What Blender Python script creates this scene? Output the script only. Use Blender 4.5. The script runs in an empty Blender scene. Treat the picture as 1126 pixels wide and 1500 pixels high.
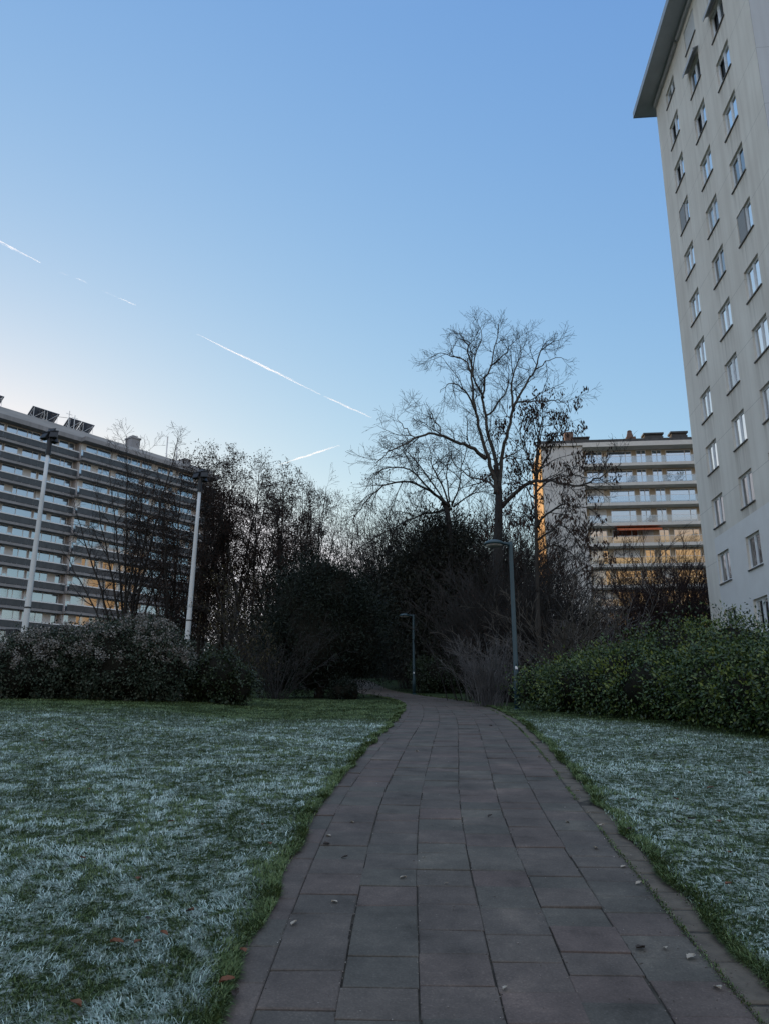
import bpy, math, random
import numpy as np
from mathutils import Vector, Matrix

rng = np.random.default_rng(7)
random.seed(11)
sc = bpy.context.scene
COL = sc.collection
PI = math.pi
R = math.radians

# ------------------------------------------------------------------ camera
EYE = 1.6
PITCH = R(14.8)
F = 1127.0
cam_d = bpy.data.cameras.new('camera')
cam = bpy.data.objects.new('camera', cam_d)
COL.objects.link(cam)
cam.location = (0, 0, EYE)
cam.rotation_euler = (R(90) + PITCH, 0, 0)
cam_d.sensor_fit = 'VERTICAL'
cam_d.sensor_height = 36
cam_d.lens = 36 * F / 1500
cam_d.clip_start = 0.05
cam_d.clip_end = 20000
sc.camera = cam

CT, ST = math.cos(PITCH), math.sin(PITCH)


def at(px, py, Y):
    """point at forward distance Y that the photograph shows at (px, py)"""
    v = (py - 750) / F
    D = Y / (CT + v * ST)
    return Vector((D * (px - 563) / F, Y, EYE + D * (ST - v * CT)))


# ------------------------------------------------------------------ terrain
PY_ = np.array([-60, -20, -5, 0, 3.62, 6.72, 10.6, 15.5, 20.7, 30, 40, 50, 60, 75, 95, 140, 400, 4000.])
PZ_ = np.array([-2.5, -2.0, -.80, -.15, .366, .778, 1.146, 1.47, 1.73, 2.15, 2.6, 3.2, 4.2, 4.9, 5.0, 5.0, 5.0, 5.0])


def _slopes(x, y):
    d = np.diff(y) / np.diff(x)
    m = np.zeros_like(x)
    for i in range(1, len(x) - 1):
        if d[i - 1] * d[i] > 0:
            h0, h1 = x[i] - x[i - 1], x[i + 1] - x[i]
            w1, w2 = 2 * h1 + h0, h1 + 2 * h0
            m[i] = (w1 + w2) / (w1 / d[i - 1] + w2 / d[i])
    m[0], m[-1] = d[0], d[-1]
    return m


PM_ = _slopes(PY_, PZ_)


def herm(x, X, Yv, M):
    x = np.clip(np.asarray(x, float), X[0], X[-1])
    i = np.clip(np.searchsorted(X, x) - 1, 0, len(X) - 2)
    h = X[i + 1] - X[i]
    t = (x - X[i]) / h
    t2, t3 = t * t, t * t * t
    return (2 * t3 - 3 * t2 + 1) * Yv[i] + (t3 - 2 * t2 + t) * h * M[i] + (-2 * t3 + 3 * t2) * Yv[i + 1] + (t3 - t2) * h * M[i + 1]


def sstep(a, b, x):
    t = np.clip((np.asarray(x, float) - a) / (b - a), 0, 1)
    return t * t * (3 - 2 * t)


def hgt(x, y):
    x = np.asarray(x, float)
    y = np.asarray(y, float)
    z = herm(y, PY_, PZ_, PM_)
    bump = .28 * sstep(1.5, 8, -x) * sstep(5, 17, y) * (1 - sstep(24, 34, y))
    und = .025 * np.sin(x * 1.3 + y * .7) * np.sin(y * .9 - x * .4) * sstep(1.8, 4, np.abs(x - .8)) * (1 - sstep(20, 30, y))
    return z + bump + und


def H(x, y):
    return float(hgt(x, y))


def ground_at(px, py):
    lo, hi = 1.5, 60
    for k in range(600):
        Y = 1.5 + k * .1
        p = at(px, py, Y)
        if p.z < H(p.x, p.y):
            return p
    return p


# path centre line
CY_ = np.array([-6, 0, 3.62, 6.72, 10.6, 16, 20.7, 25, 31, 40, 50, 60, 70, 82.])
CX_ = np.array([.45, .47, .50, .63, .97, 1.45, 1.72, 1.85, 1.55, .45, -1.0, -2.7, -5.2, -9.])
_cm = np.gradient(CX_, CY_)


def pcx(y):
    return herm(y, CY_, CX_, _cm)


def path_dist(x, y):
    """distance beyond the path edge (negative inside)"""
    y = np.asarray(y, float)
    e = .5
    sl = (pcx(y + e) - pcx(y - e)) / (2 * e)
    return np.abs(np.asarray(x, float) - pcx(y)) / np.sqrt(1 + sl * sl) - 1.22


# ------------------------------------------------------------------ mesh helpers
def link(o, parent=None):
    COL.objects.link(o)
    if parent is not None:
        o.parent = parent
    return o


def tag(o, label=None, cat=None, group=None, kind=None):
    if label:
        o['label'] = label
    if cat:
        o['category'] = cat
    if group:
        o['group'] = group
    if kind:
        o['kind'] = kind
    return o


def empty(name, loc=(0, 0, 0), rz=0, label=None, cat=None, group=None):
    o = bpy.data.objects.new(name, None)
    o.empty_display_size = .3
    o.location = loc
    o.rotation_euler = (0, 0, rz)
    link(o)
    return tag(o, label, cat, group)


def np_mesh(name, V, Fq, mat, parent=None, smooth=False, attrs=None):
    """V (N,3), Fq (M,k) of equal sized faces"""
    V = np.asarray(V, np.float32)
    Fq = np.asarray(Fq, np.int32)
    k = Fq.shape[1]
    me = bpy.data.meshes.new(name)
    me.vertices.add(len(V))
    me.vertices.foreach_set('co', V.ravel())
    me.loops.add(Fq.size)
    me.loops.foreach_set('vertex_index', Fq.ravel())
    me.polygons.add(len(Fq))
    me.polygons.foreach_set('loop_start', np.arange(0, Fq.size, k, dtype=np.int32))
    if smooth:
        me.polygons.foreach_set('use_smooth', np.ones(len(Fq), bool))
    me.update(calc_edges=True)
    if attrs:
        for n, a in attrs.items():
            at_ = me.attributes.new(n, 'FLOAT', 'POINT')
            at_.data.foreach_set('value', np.asarray(a, np.float32))
    me.materials.append(mat)
    return link(bpy.data.objects.new(name, me), parent)


class MB:
    def __init__(s):
        s.v, s.f = [], []

    def box(s, x0, x1, y0, y1, z0, z1):
        b = len(s.v)
        s.v += [(x0, y0, z0), (x1, y0, z0), (x1, y1, z0), (x0, y1, z0), (x0, y0, z1), (x1, y0, z1), (x1, y1, z1), (x0, y1, z1)]
        s.f += [tuple(b + i for i in q) for q in ((0, 3, 2, 1), (4, 5, 6, 7), (0, 1, 5, 4), (1, 2, 6, 5), (2, 3, 7, 6), (3, 0, 4, 7))]
        return s

    def quad(s, *pts):
        b = len(s.v)
        s.v += [tuple(p) for p in pts]
        s.f.append(tuple(range(b, b + len(pts))))
        return s

    def tube(s, pts, rads, n=6, cap=True):
        b = len(s.v)
        m = len(pts)
        a = None
        for i, p in enumerate(pts):
            if i == 0:
                t = pts[1] - pts[0]
            elif i == m - 1:
                t = pts[-1] - pts[-2]
            else:
                t = pts[i + 1] - pts[i - 1]
            t = t.normalized() if t.length > 1e-9 else Vector((0, 0, 1))
            if a is None:
                a = t.cross(Vector((0, 0, 1)) if abs(t.z) < .9 else Vector((1, 0, 0))).normalized()
            else:
                a = (a - t * a.dot(t))
                a = a.normalized() if a.length > 1e-6 else t.orthogonal().normalized()
            c = t.cross(a)
            r = rads[i]
            for k in range(n):
                an = 2 * PI * k / n
                q = p + a * (math.cos(an) * r) + c * (math.sin(an) * r)
                s.v.append((q.x, q.y, q.z))
        for i in range(m - 1):
            for k in range(n):
                k2 = (k + 1) % n
                s.f.append((b + i * n + k, b + i * n + k2, b + (i + 1) * n + k2, b + (i + 1) * n + k))
        if cap:
            s.f.append(tuple(b + (m - 1) * n + k for k in range(n)))
            s.f.append(tuple(b + k for k in reversed(range(n))))
        return s

    def lathe(s, prof, n=20, c=(0, 0, 0)):
        b = len(s.v)
        for r, z in prof:
            for k in range(n):
                an = 2 * PI * k / n
                s.v.append((c[0] + r * math.cos(an), c[1] + r * math.sin(an), c[2] + z))
        for i in range(len(prof) - 1):
            for k in range(n):
                k2 = (k + 1) % n
                s.f.append((b + i * n + k, b + i * n + k2, b + (i + 1) * n + k2, b + (i + 1) * n + k))
        s.f.append(tuple(b + k for k in reversed(range(n))))
        s.f.append(tuple(b + (len(prof) - 1) * n + k for k in range(n)))
        return s

    def mesh(s, name, mat, smooth=False):
        me = bpy.data.meshes.new(name)
        me.from_pydata(s.v, [], s.f)
        me.materials.append(mat)
        if smooth:
            me.polygons.foreach_set('use_smooth', [True] * len(me.polygons))
        me.update()
        return me

    def build(s, name, mat, parent=None, smooth=False, bevel=0):
        o = link(bpy.data.objects.new(name, s.mesh(name, mat, smooth)), parent)
        if bevel:
            m = o.modifiers.new('bevel', 'BEVEL')
            m.width = bevel
            m.segments = 2
            m.limit_method = 'ANGLE'
        return o


def put(name, me, parent, loc=(0, 0, 0), rot=None):
    o = link(bpy.data.objects.new(name, me), parent)
    o.location = loc
    if rot:
        o.rotation_euler = rot
    return o


def copy_tree(o, parent=None):
    c = o.copy()
    link(c)
    c.parent = parent
    for ch in o.children:
        copy_tree(ch, c)
    return c


# ------------------------------------------------------------------ materials
def new_mat(name):
    m = bpy.data.materials.new(name)
    m.use_nodes = True
    nt = m.node_tree
    return m, nt, nt.nodes['Principled BSDF']


def nd(nt, t, **kw):
    n = nt.nodes.new('ShaderNode' + t)
    for k, v in kw.items():
        setattr(n, k, v)
    return n


def ramp(nt, stops):
    r = nd(nt, 'ValToRGB')
    e = r.color_ramp.elements
    while len(e) < len(stops):
        e.new(.5)
    for el, (p, c) in zip(e, stops):
        el.position = p
        el.color = (*c, 1) if len(c) == 3 else c
    return r


def noise_mat(name, c0, c1, scale=3, rough=.8, detail=6, bump=0, bscale=None, metallic=0, stretch=None, lo=.3, hi=.7, spec=.3):
    m, nt, b = new_mat(name)
    tc = nd(nt, 'TexCoord')
    src = tc.outputs['Object']
    if stretch:
        mp = nd(nt, 'Mapping')
        mp.inputs['Scale'].default_value = stretch
        nt.links.new(src, mp.inputs[0])
        src = mp.outputs[0]
    n = nd(nt, 'TexNoise')
    n.inputs['Scale'].default_value = scale
    n.inputs['Detail'].default_value = detail
    n.inputs['Roughness'].default_value = .65
    nt.links.new(src, n.inputs['Vector'])
    r = ramp(nt, [(lo, c0), (hi, c1)])
    nt.links.new(n.outputs['Fac'], r.inputs[0])
    nt.links.new(r.outputs[0], b.inputs['Base Color'])
    b.inputs['Roughness'].default_value = rough
    b.inputs['Metallic'].default_value = metallic
    b.inputs['Specular IOR Level'].default_value = spec
    if bump:
        n2 = nd(nt, 'TexNoise')
        n2.inputs['Scale'].default_value = bscale or scale * 6
        n2.inputs['Detail'].default_value = 5
        nt.links.new(tc.outputs['Object'], n2.inputs['Vector'])
        bp = nd(nt, 'Bump')
        bp.inputs['Strength'].default_value = bump
        bp.inputs['Distance'].default_value = .02
        nt.links.new(n2.outputs['Fac'], bp.inputs['Height'])
        nt.links.new(bp.outputs[0], b.inputs['Normal'])
    return m


def leaf_mat(name, cols, rough=.55, spec=.3, trans=.0):
    """colour of each leaf picked at random from the ramp"""
    m, nt, b = new_mat(name)
    g = nd(nt, 'NewGeometry')
    r = ramp(nt, [(i / max(1, len(cols) - 1), c) for i, c in enumerate(cols)])
    nt.links.new(g.outputs['Random Per Island'], r.inputs[0])
    nt.links.new(r.outputs[0], b.inputs['Base Color'])
    b.inputs['Roughness'].default_value = rough
    b.inputs['Specular IOR Level'].default_value = spec
    if trans:
        t = nd(nt, 'BsdfTranslucent')
        nt.links.new(r.outputs[0], t.inputs[0])
        mx = nd(nt, 'MixShader')
        mx.inputs[0].default_value = trans
        nt.links.new(b.outputs[0], mx.inputs[1])
        nt.links.new(t.outputs[0], mx.inputs[2])
        nt.links.new(mx.outputs[0], nt.nodes['Material Output'].inputs[0])
    return m


def glass_mat(name, col=(.75, .8, .85), metal=.55, rough=.04, base=(.03, .04, .05), wob=.0):
    m, nt, b = new_mat(name)
    b.inputs['Base Color'].default_value = (*base, 1)
    b.inputs['Roughness'].default_value = .15
    b.inputs['Specular IOR Level'].default_value = .5
    g = nd(nt, 'BsdfGlossy')
    g.inputs['Color'].default_value = (*col, 1)
    g.inputs['Roughness'].default_value = rough
    mx = nd(nt, 'MixShader')
    mx.inputs[0].default_value = metal
    nt.links.new(b.outputs[0], mx.inputs[1])
    nt.links.new(g.outputs[0], mx.inputs[2])
    nt.links.new(mx.outputs[0], nt.nodes['Material Output'].inputs[0])
    if wob:
        tc = nd(nt, 'TexCoord')
        n = nd(nt, 'TexNoise')
        n.inputs['Scale'].default_value = 1.2
        nt.links.new(tc.outputs['Object'], n.inputs['Vector'])
        bp = nd(nt, 'Bump')
        bp.inputs['Strength'].default_value = wob
        nt.links.new(n.outputs['Fac'], bp.inputs['Height'])
        nt.links.new(bp.outputs[0], g.inputs['Normal'])
    return m


# ------------------------------------------------------------------ world and sun
SUN_AZ, SUN_EL = -32.0, 2.0
w = bpy.data.worlds.new('World')
sc.world = w
w.use_nodes = True
nt = w.node_tree
sky = nd(nt, 'TexSky', sky_type='NISHITA')
sky.sun_disc = False
sky.sun_elevation = R(4.0)
sky.sun_rotation = R(SUN_AZ)
sky.air_density = 1.0
sky.dust_density = .3
sky.ozone_density = 3.0
sep = nd(nt, 'SeparateColor')
nt.links.new(sky.outputs[0], sep.inputs[0])
cmb = nd(nt, 'CombineColor')
# the camera's tone response to the sky, channel by channel
for i, (c0, p, A) in enumerate(((.27, .89, 2.14), (.62, .67, 4.05), (1.23, .25, 7.3))):
    d = nd(nt, 'Math', operation='DIVIDE')
    d.inputs[1].default_value = c0
    pw = nd(nt, 'Math', operation='POWER')
    pw.inputs[1].default_value = p
    ml = nd(nt, 'Math', operation='MULTIPLY')
    ml.inputs[1].default_value = A
    nt.links.new(sep.outputs[i], d.inputs[0])
    nt.links.new(d.outputs[0], pw.inputs[0])
    nt.links.new(pw.outputs[0], ml.inputs[0])
    mn = nd(nt, 'Math', operation='MINIMUM')
    mn.inputs[1].default_value = (8.9, 8.8, 9.2)[i]
    nt.links.new(ml.outputs[0], mn.inputs[0])
    nt.links.new(mn.outputs[0], cmb.inputs[i])
bg = nt.nodes['Background']
# thin bright veil added overhead and behind as fill, warm patch low for reflections
wtc = nd(nt, 'TexCoord')
wsp = nd(nt, 'SeparateXYZ')
nt.links.new(wtc.outputs['Generated'], wsp.inputs[0])


def wramp(sock, a, b_):
    m_ = nd(nt, 'MapRange', interpolation_type='SMOOTHSTEP')
    m_.inputs['From Min'].default_value = min(a, b_)
    m_.inputs['From Max'].default_value = max(a, b_)
    if a > b_:
        m_.inputs['To Min'].default_value = 1
        m_.inputs['To Max'].default_value = 0
    nt.links.new(sock, m_.inputs['Value'])
    return m_.outputs[0]


def wmath(op, a, b_):
    m_ = nd(nt, 'Math', operation=op)
    for k_, v_ in enumerate((a, b_)):
        if isinstance(v_, (int, float)):
            m_.inputs[k_].default_value = v_
        else:
            nt.links.new(v_, m_.inputs[k_])
    return m_.outputs[0]


back = wramp(wsp.outputs[1], .05, -.45)
fill_veil = wmath('MAXIMUM', wramp(wsp.outputs[2], .74, .93), wmath('MULTIPLY', back, wramp(wsp.outputs[2], .10, .32)))
wn = nd(nt, 'TexNoise')
wn.inputs['Scale'].default_value = 2.5
wn.inputs['Detail'].default_value = 5
nt.links.new(wtc.outputs['Generated'], wn.inputs['Vector'])
fill_veil = wmath('MULTIPLY', fill_veil, wramp(wn.outputs['Fac'], .15, .60))
vm = nd(nt, 'Mix', data_type='RGBA')
nt.links.new(fill_veil, vm.inputs['Factor'])
nt.links.new(cmb.outputs[0], vm.inputs['A'])
vm.inputs['B'].default_value = (8.7, 10.1, 12.4, 1)
added_glow = wmath('MULTIPLY', wramp(wsp.outputs[1], -.2, -.7), wramp(wsp.outputs[2], .245, .20))
added_glow = wmath('MULTIPLY', added_glow, wmath('MULTIPLY', wramp(wsp.outputs[0], -.28, -.10), wramp(wsp.outputs[0], .46, .28)))
vm2 = nd(nt, 'Mix', data_type='RGBA')
nt.links.new(added_glow, vm2.inputs['Factor'])
nt.links.new(vm.outputs['Result'], vm2.inputs['A'])
vm2.inputs['B'].default_value = (12.0, 6.8, 3.0, 1)
nt.links.new(vm2.outputs['Result'], bg.inputs[0])
bg.inputs[1].default_value = .1

sd = bpy.data.lights.new('sun', 'SUN')
sd.energy = 5.0
sd.angle = R(.5)
sd.color = (1, .72, .46)
sun = bpy.data.objects.new('sun', sd)
link(sun)
sdir = Vector((math.sin(R(SUN_AZ)) * math.cos(R(SUN_EL)), math.cos(R(SUN_AZ)) * math.cos(R(SUN_EL)), math.sin(R(SUN_EL))))
sun.rotation_euler = (-sdir).to_track_quat('-Z', 'Y').to_euler()
sun.location = sdir * 300

sc.view_settings.view_transform = 'Standard'
sc.view_settings.look = 'None'
sc.view_settings.exposure = 0
sc.view_settings.gamma = 1


# ------------------------------------------------------------------ value noise
def vnoise(x, y, s, seed=0):
    x = np.asarray(x, float) / s
    y = np.asarray(y, float) / s
    xi, yi = np.floor(x).astype(np.int64), np.floor(y).astype(np.int64)
    xf, yf = x - xi, y - yi

    def hsh(a, b):
        n = (a * 374761393 + b * 668265263 + seed * 974634777) & 0x7fffffff
        n = ((n ^ (n >> 13)) * 1274126177) & 0x7fffffff
        return (n ^ (n >> 16)) % 10007 / 10007.
    u, v = xf * xf * (3 - 2 * xf), yf * yf * (3 - 2 * yf)
    return (hsh(xi, yi) * (1 - u) + hsh(xi + 1, yi) * u) * (1 - v) + (hsh(xi, yi + 1) * (1 - u) + hsh(xi + 1, yi + 1) * u) * v


def frost_at(x, y, mask_only=False):
    n = .10 * vnoise(x, y, 2.2, 1) + .12 * vnoise(x, y, .5, 2) + .42 * vnoise(x, y, .11, 3) + .36 * vnoise(x, y, .05, 5)
    f = sstep(.38, .66, n)
    pd = path_dist(x, y)
    edge = sstep(-.03, .08, pd + .12 * (vnoise(x, y, .35, 4) - .5))
    # sheltered green strips under the hedges and on the crest
    left_far = 1 - sstep(13.5, 17.5, np.asarray(y) + 1.6 * (vnoise(x, y, 1.2, 6) - .5))
    # hedge line on the right: from (3.6,21) to (6.0,12)
    hd = (3.6 + (21 - np.asarray(y)) * (6.0 - 3.6) / 9.0) - np.asarray(x)
    right = sstep(.15, .9, hd) * (1 - .9 * sstep(14.0, 18.5, y))
    m = np.where(np.asarray(x) < pcx(y), left_far, right)
    return np.clip((1 if mask_only else f) * edge * m, 0, 1)


# ------------------------------------------------------------------ ground
def frost_mix(nt, b, g0, g1, f0, f1, use_island, lo, hi):
    at_ = nd(nt, 'Attribute', attribute_name='frost')
    if use_island:
        rn = nd(nt, 'NewGeometry').outputs['Random Per Island']
    else:
        tc = nd(nt, 'TexCoord')
        n = nd(nt, 'TexNoise')
        n.inputs['Scale'].default_value = 22
        n.inputs['Detail'].default_value = 8
        n.inputs['Roughness'].default_value = .7
        nt.links.new(tc.outputs['Object'], n.inputs['Vector'])
        rn = n.outputs['Fac']
    gr = ramp(nt, [(0, g0), (.55, tuple((a + c) / 2 for a, c in zip(g0, g1))), (1, g1)])
    fr = ramp(nt, [(0, f0), (1, f1)])
    nt.links.new(rn, gr.inputs[0])
    nt.links.new(rn, fr.inputs[0])
    mr = nd(nt, 'MapRange')
    mr.inputs['From Min'].default_value = lo
    mr.inputs['From Max'].default_value = hi
    sb = nd(nt, 'Math', operation='MULTIPLY_ADD')
    sb.inputs[1].default_value = .35
    nt.links.new(rn, sb.inputs[0])
    nt.links.new(at_.outputs['Fac'], sb.inputs[2])
    nt.links.new(sb.outputs[0], mr.inputs['Value'])
    mx = nd(nt, 'Mix', data_type='RGBA')
    nt.links.new(mr.outputs[0], mx.inputs['Factor'])
    nt.links.new(gr.outputs[0], mx.inputs['A'])
    nt.links.new(fr.outputs[0], mx.inputs['B'])
    nt.links.new(mx.outputs['Result'], b.inputs['Base Color'])


M_ground, nt, b = new_mat('turf_soil')
tc = nd(nt, 'TexCoord')
fa = nd(nt, 'Attribute', attribute_name='frost')
gn = []
for sc_, dt in ((9.0, 3), (34.0, 6)):
    n = nd(nt, 'TexNoise')
    n.inputs['Scale'].default_value = sc_
    n.inputs['Detail'].default_value = dt
    n.inputs['Roughness'].default_value = .7
    nt.links.new(tc.outputs['Object'], n.inputs['Vector'])
    gn.append(n.outputs['Fac'])
av = nd(nt, 'Math', operation='ADD')
nt.links.new(gn[0], av.inputs[0])
nt.links.new(gn[1], av.inputs[1])
mr = nd(nt, 'MapRange')
mr.inputs['From Min'].default_value = .98
mr.inputs['From Max'].default_value = 1.22
nt.links.new(av.outputs[0], mr.inputs['Value'])
ml = nd(nt, 'Math', operation='MULTIPLY')
nt.links.new(mr.outputs[0], ml.inputs[0])
nt.links.new(fa.outputs['Fac'], ml.inputs[1])
gr = ramp(nt, [(.35, (.014, .024, .010)), (.55, (.028, .046, .017)), (.72, (.06, .075, .03))])
nt.links.new(gn[1], gr.inputs[0])
mx = nd(nt, 'Mix', data_type='RGBA')
nt.links.new(ml.outputs[0], mx.inputs['Factor'])
nt.links.new(gr.outputs[0], mx.inputs['A'])
mx.inputs['B'].default_value = (.34, .40, .37, 1)
nt.links.new(mx.outputs['Result'], b.inputs['Base Color'])
b.inputs['Roughness'].default_value = .95
b.inputs['Specular IOR Level'].default_value = .1

M_blade, nt, b = new_mat('grass_blade')
frost_mix(nt, b, (.034, .068, .022), (.125, .165, .060), (.17, .26, .215), (.52, .63, .60), True, .28, 1.08)
b.inputs['Roughness'].default_value = .7
b.inputs['Specular IOR Level'].default_value = .2

xs = np.unique(np.concatenate([[-4000, -2000, -900, -400, -200, -110, -70, -50, -38, -30, -24, -20, -17, -15], np.arange(-14, 12.01, .2), [13, 15, 18, 22, 28, 36, 48, 70, 110, 200, 400, 900, 2000, 4000]]))
ys = np.unique(np.concatenate([[-3000, -1000, -400, -150, -60, -40, -25, -16, -10, -7, -5, -3.5, -2, -1], np.arange(0, 32, .2), np.arange(32, 90, .4), [92, 96, 102, 110, 125, 150, 200, 300, 500, 1000, 2500, 4000]]))
GX, GY = np.meshgrid(xs, ys)
GZ = hgt(GX, GY)
pdist = path_dist(GX, GY)
inp = (GY > -6) & (GY < 81)
GZ = GZ + np.where(inp, np.where(pdist < .10, -.05, -.004), 0)
nx, ny = len(xs), len(ys)
idx = np.arange(nx * ny).reshape(ny, nx)
Q = np.stack([idx[:-1, :-1], idx[:-1, 1:], idx[1:, 1:], idx[1:, :-1]], -1).reshape(-1, 4)
fr = frost_at(GX, GY, True) * (1 - sstep(26, 34, GY))
ground = np_mesh('ground', np.stack([GX, GY, GZ], -1).reshape(-1, 3), Q, M_ground, smooth=True, attrs={'frost': fr.ravel()})
tag(ground, kind='structure')


# ------------------------------------------------------------------ grass blades
def blades(x, y, hmul, wmul, frost):
    n = len(x)
    z = hgt(x, y) + .005
    az = rng.uniform(0, 2 * PI, n)
    # trampled winter grass: most blades lie over in drifts
    drift = 2 * PI * vnoise(x, y, .6, 9) * 1.5
    az = np.where(rng.random(n) < .65, drift + rng.normal(0, .7, n), az)
    lean = rng.uniform(.45, 1.45, n)
    L = rng.uniform(.018, .046, n) * hmul * (.55 + .95 * vnoise(x, y, .10, 41))
    d = np.stack([np.cos(az) * np.sin(lean), np.sin(az) * np.sin(lean), np.cos(lean)], -1)
    sa = az + PI / 2 + rng.normal(0, .4, n)
    wd = (rng.uniform(.0014, .0030, n) * wmul)[:, None]
    s = np.stack([np.cos(sa), np.sin(sa), np.zeros(n)], -1) * wd
    P = np.stack([x, y, z], -1)
    mid = P + d * (L * .55)[:, None] + np.stack([np.zeros(n), np.zeros(n), L * .10], -1)
    tip = P + d * L[:, None] - np.stack([np.zeros(n), np.zeros(n), L * .12], -1)
    V = np.stack([P - s, P + s, mid + s * .8, mid - s * .8, tip + s * .15, tip - s * .15], 1)
    base = np.arange(n)[:, None] * 6
    q1 = base + np.array([0, 1, 2, 3])
    q2 = base + np.array([3, 2, 4, 5])
    return V.reshape(-1, 3), np.concatenate([q1, q2]), np.repeat(frost, 6)


def scatter(n, side, y0, y1):
    # density falls with distance so that blades stay about as fine in view
    u = rng.random(n)
    y = y0 * (y1 / y0) ** u
    half = .62 * y + 1.0
    x = rng.uniform(-1, 1, n) * half
    k = (path_dist(x, y) > -.03 * rng.random(n)) & ((x < pcx(y)) if side < 0 else (x > pcx(y)))
    if side > 0:
        k &= x < 3.6 + (21 - y) * .2667 + .6
    return x[k], y[k]


for side, n, lab in ((-1, 760000, 'frosty short lawn left of the paved path'), (1, 420000, 'frosty short lawn between the paved path and the green hedge')):
    x, y = scatter(n, side, 2.2, 30.)
    pd = path_dist(x, y)
    rag = np.where(pd < .18, 1.15, 1.0) * .85
    wm = (np.maximum(y, 3) / 3.2) ** .55 * .85
    V, Qd, fr = blades(x, y, rag * (1 + .012 * y), wm, frost_at(x, y) * (1 - sstep(24, 32, y)))
    o = np_mesh('lawn_grass', V, Qd, M_blade, attrs={'frost': fr})
    tag(o, lab, 'grass', kind='stuff')
# overhanging edge tufts
x = []
yy = rng.uniform(0, 1, 85000)
yy = 2.3 * (40 / 2.3) ** yy
sd_ = np.where(rng.random(len(yy)) < .5, -1, 1)
xx = pcx(yy) + sd_ * (1.22 + np.abs(rng.normal(0, .05, len(yy))) + .09 * (vnoise(yy, sd_ * 3., .33, 12) - .5) + .06 * (vnoise(yy, sd_ * 5., .9, 13) - .5))
V, Qd, fr = blades(xx, yy, 1.1 * (1 + .012 * yy), (np.maximum(yy, 3) / 3.2) ** .6, np.zeros(len(xx)))
tag(np_mesh('edge_grass', V, Qd, M_blade, attrs={'frost': fr}), 'unfrosted green grass fringing both edges of the paved path', 'grass', kind='stuff')

# ------------------------------------------------------------------ path
M_slab, nt, b = new_mat('paving_slab')
g = nd(nt, 'NewGeometry')
r = ramp(nt, [(0, (.088, .078, .069)), (.2, (.107, .085, .075)), (.4, (.094, .083, .073)), (.6, (.111, .086, .077)), (.8, (.099, .091, .078)), (1, (.086, .079, .069))])
nt.links.new(g.outputs['Random Per Island'], r.inputs[0])
tc = nd(nt, 'TexCoord')
n1 = nd(nt, 'TexNoise')
n1.inputs['Scale'].default_value = 2.2
n1.inputs['Detail'].default_value = 9
n1.inputs['Roughness'].default_value = .7
nt.links.new(tc.outputs['Object'], n1.inputs['Vector'])
r1 = ramp(nt, [(.26, (.40, .40, .38)), (.42, (.80, .80, .79)), (.56, (1.05, 1.04, 1.02)), (.70, (1.55, 1.50, 1.42))])
nt.links.new(n1.outputs['Fac'], r1.inputs[0])
n2 = nd(nt, 'TexNoise')
n2.inputs['Scale'].default_value = 90
n2.inputs['Detail'].default_value = 4
nt.links.new(tc.outputs['Object'], n2.inputs['Vector'])
r2 = ramp(nt, [(.3, (.75, .75, .75)), (.62, (1, 1, 1)), (.78, (1.5, 1.5, 1.5))])
nt.links.new(n2.outputs['Fac'], r2.inputs[0])
m1 = nd(nt, 'Mix', data_type='RGBA', blend_type='MULTIPLY')
m1.inputs['Factor'].default_value = 1
m2 = nd(nt, 'Mix', data_type='RGBA', blend_type='MULTIPLY')
m2.inputs['Factor'].default_value = 1
nt.links.new(r.outputs[0], m1.inputs['A'])
nt.links.new(r1.outputs[0], m1.inputs['B'])
nt.links.new(m1.outputs['Result'], m2.inputs['A'])
nt.links.new(r2.outputs[0], m2.inputs['B'])
nt.links.new(m2.outputs['Result'], b.inputs['Base Color'])
b.inputs['Roughness'].default_value = .82
b.inputs['Specular IOR Level'].default_value = .25
bp = nd(nt, 'Bump')
bp.inputs['Strength'].default_value = .35
bp.inputs['Distance'].default_value = .004
nt.links.new(n2.outputs['Fac'], bp.inputs['Height'])
nt.links.new(bp.outputs[0], b.inputs['Normal'])

M_bed = noise_mat('joint_moss', (.032, .029, .025), (.085, .078, .06), scale=6, rough=.95, lo=.42, hi=.72)
M_edge = noise_mat('edging_brick', (.066, .057, .046), (.13, .11, .085), scale=9, rough=.9, bump=.3)

yy = np.arange(-6, 81, .02)
cxs = pcx(yy)
seg = np.sqrt(np.diff(yy) ** 2 + np.diff(cxs) ** 2)
arc = np.concatenate([[0], np.cumsum(seg)])


def pth(s, u):
    y = np.interp(s, arc, yy)
    x = np.interp(s, arc, cxs)
    e = .3
    sl = (pcx(y + e) - pcx(y - e)) / (2 * e)
    q = math.sqrt(1 + sl * sl)
    return float(x + u / q), float(y - u * sl / q)


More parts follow.
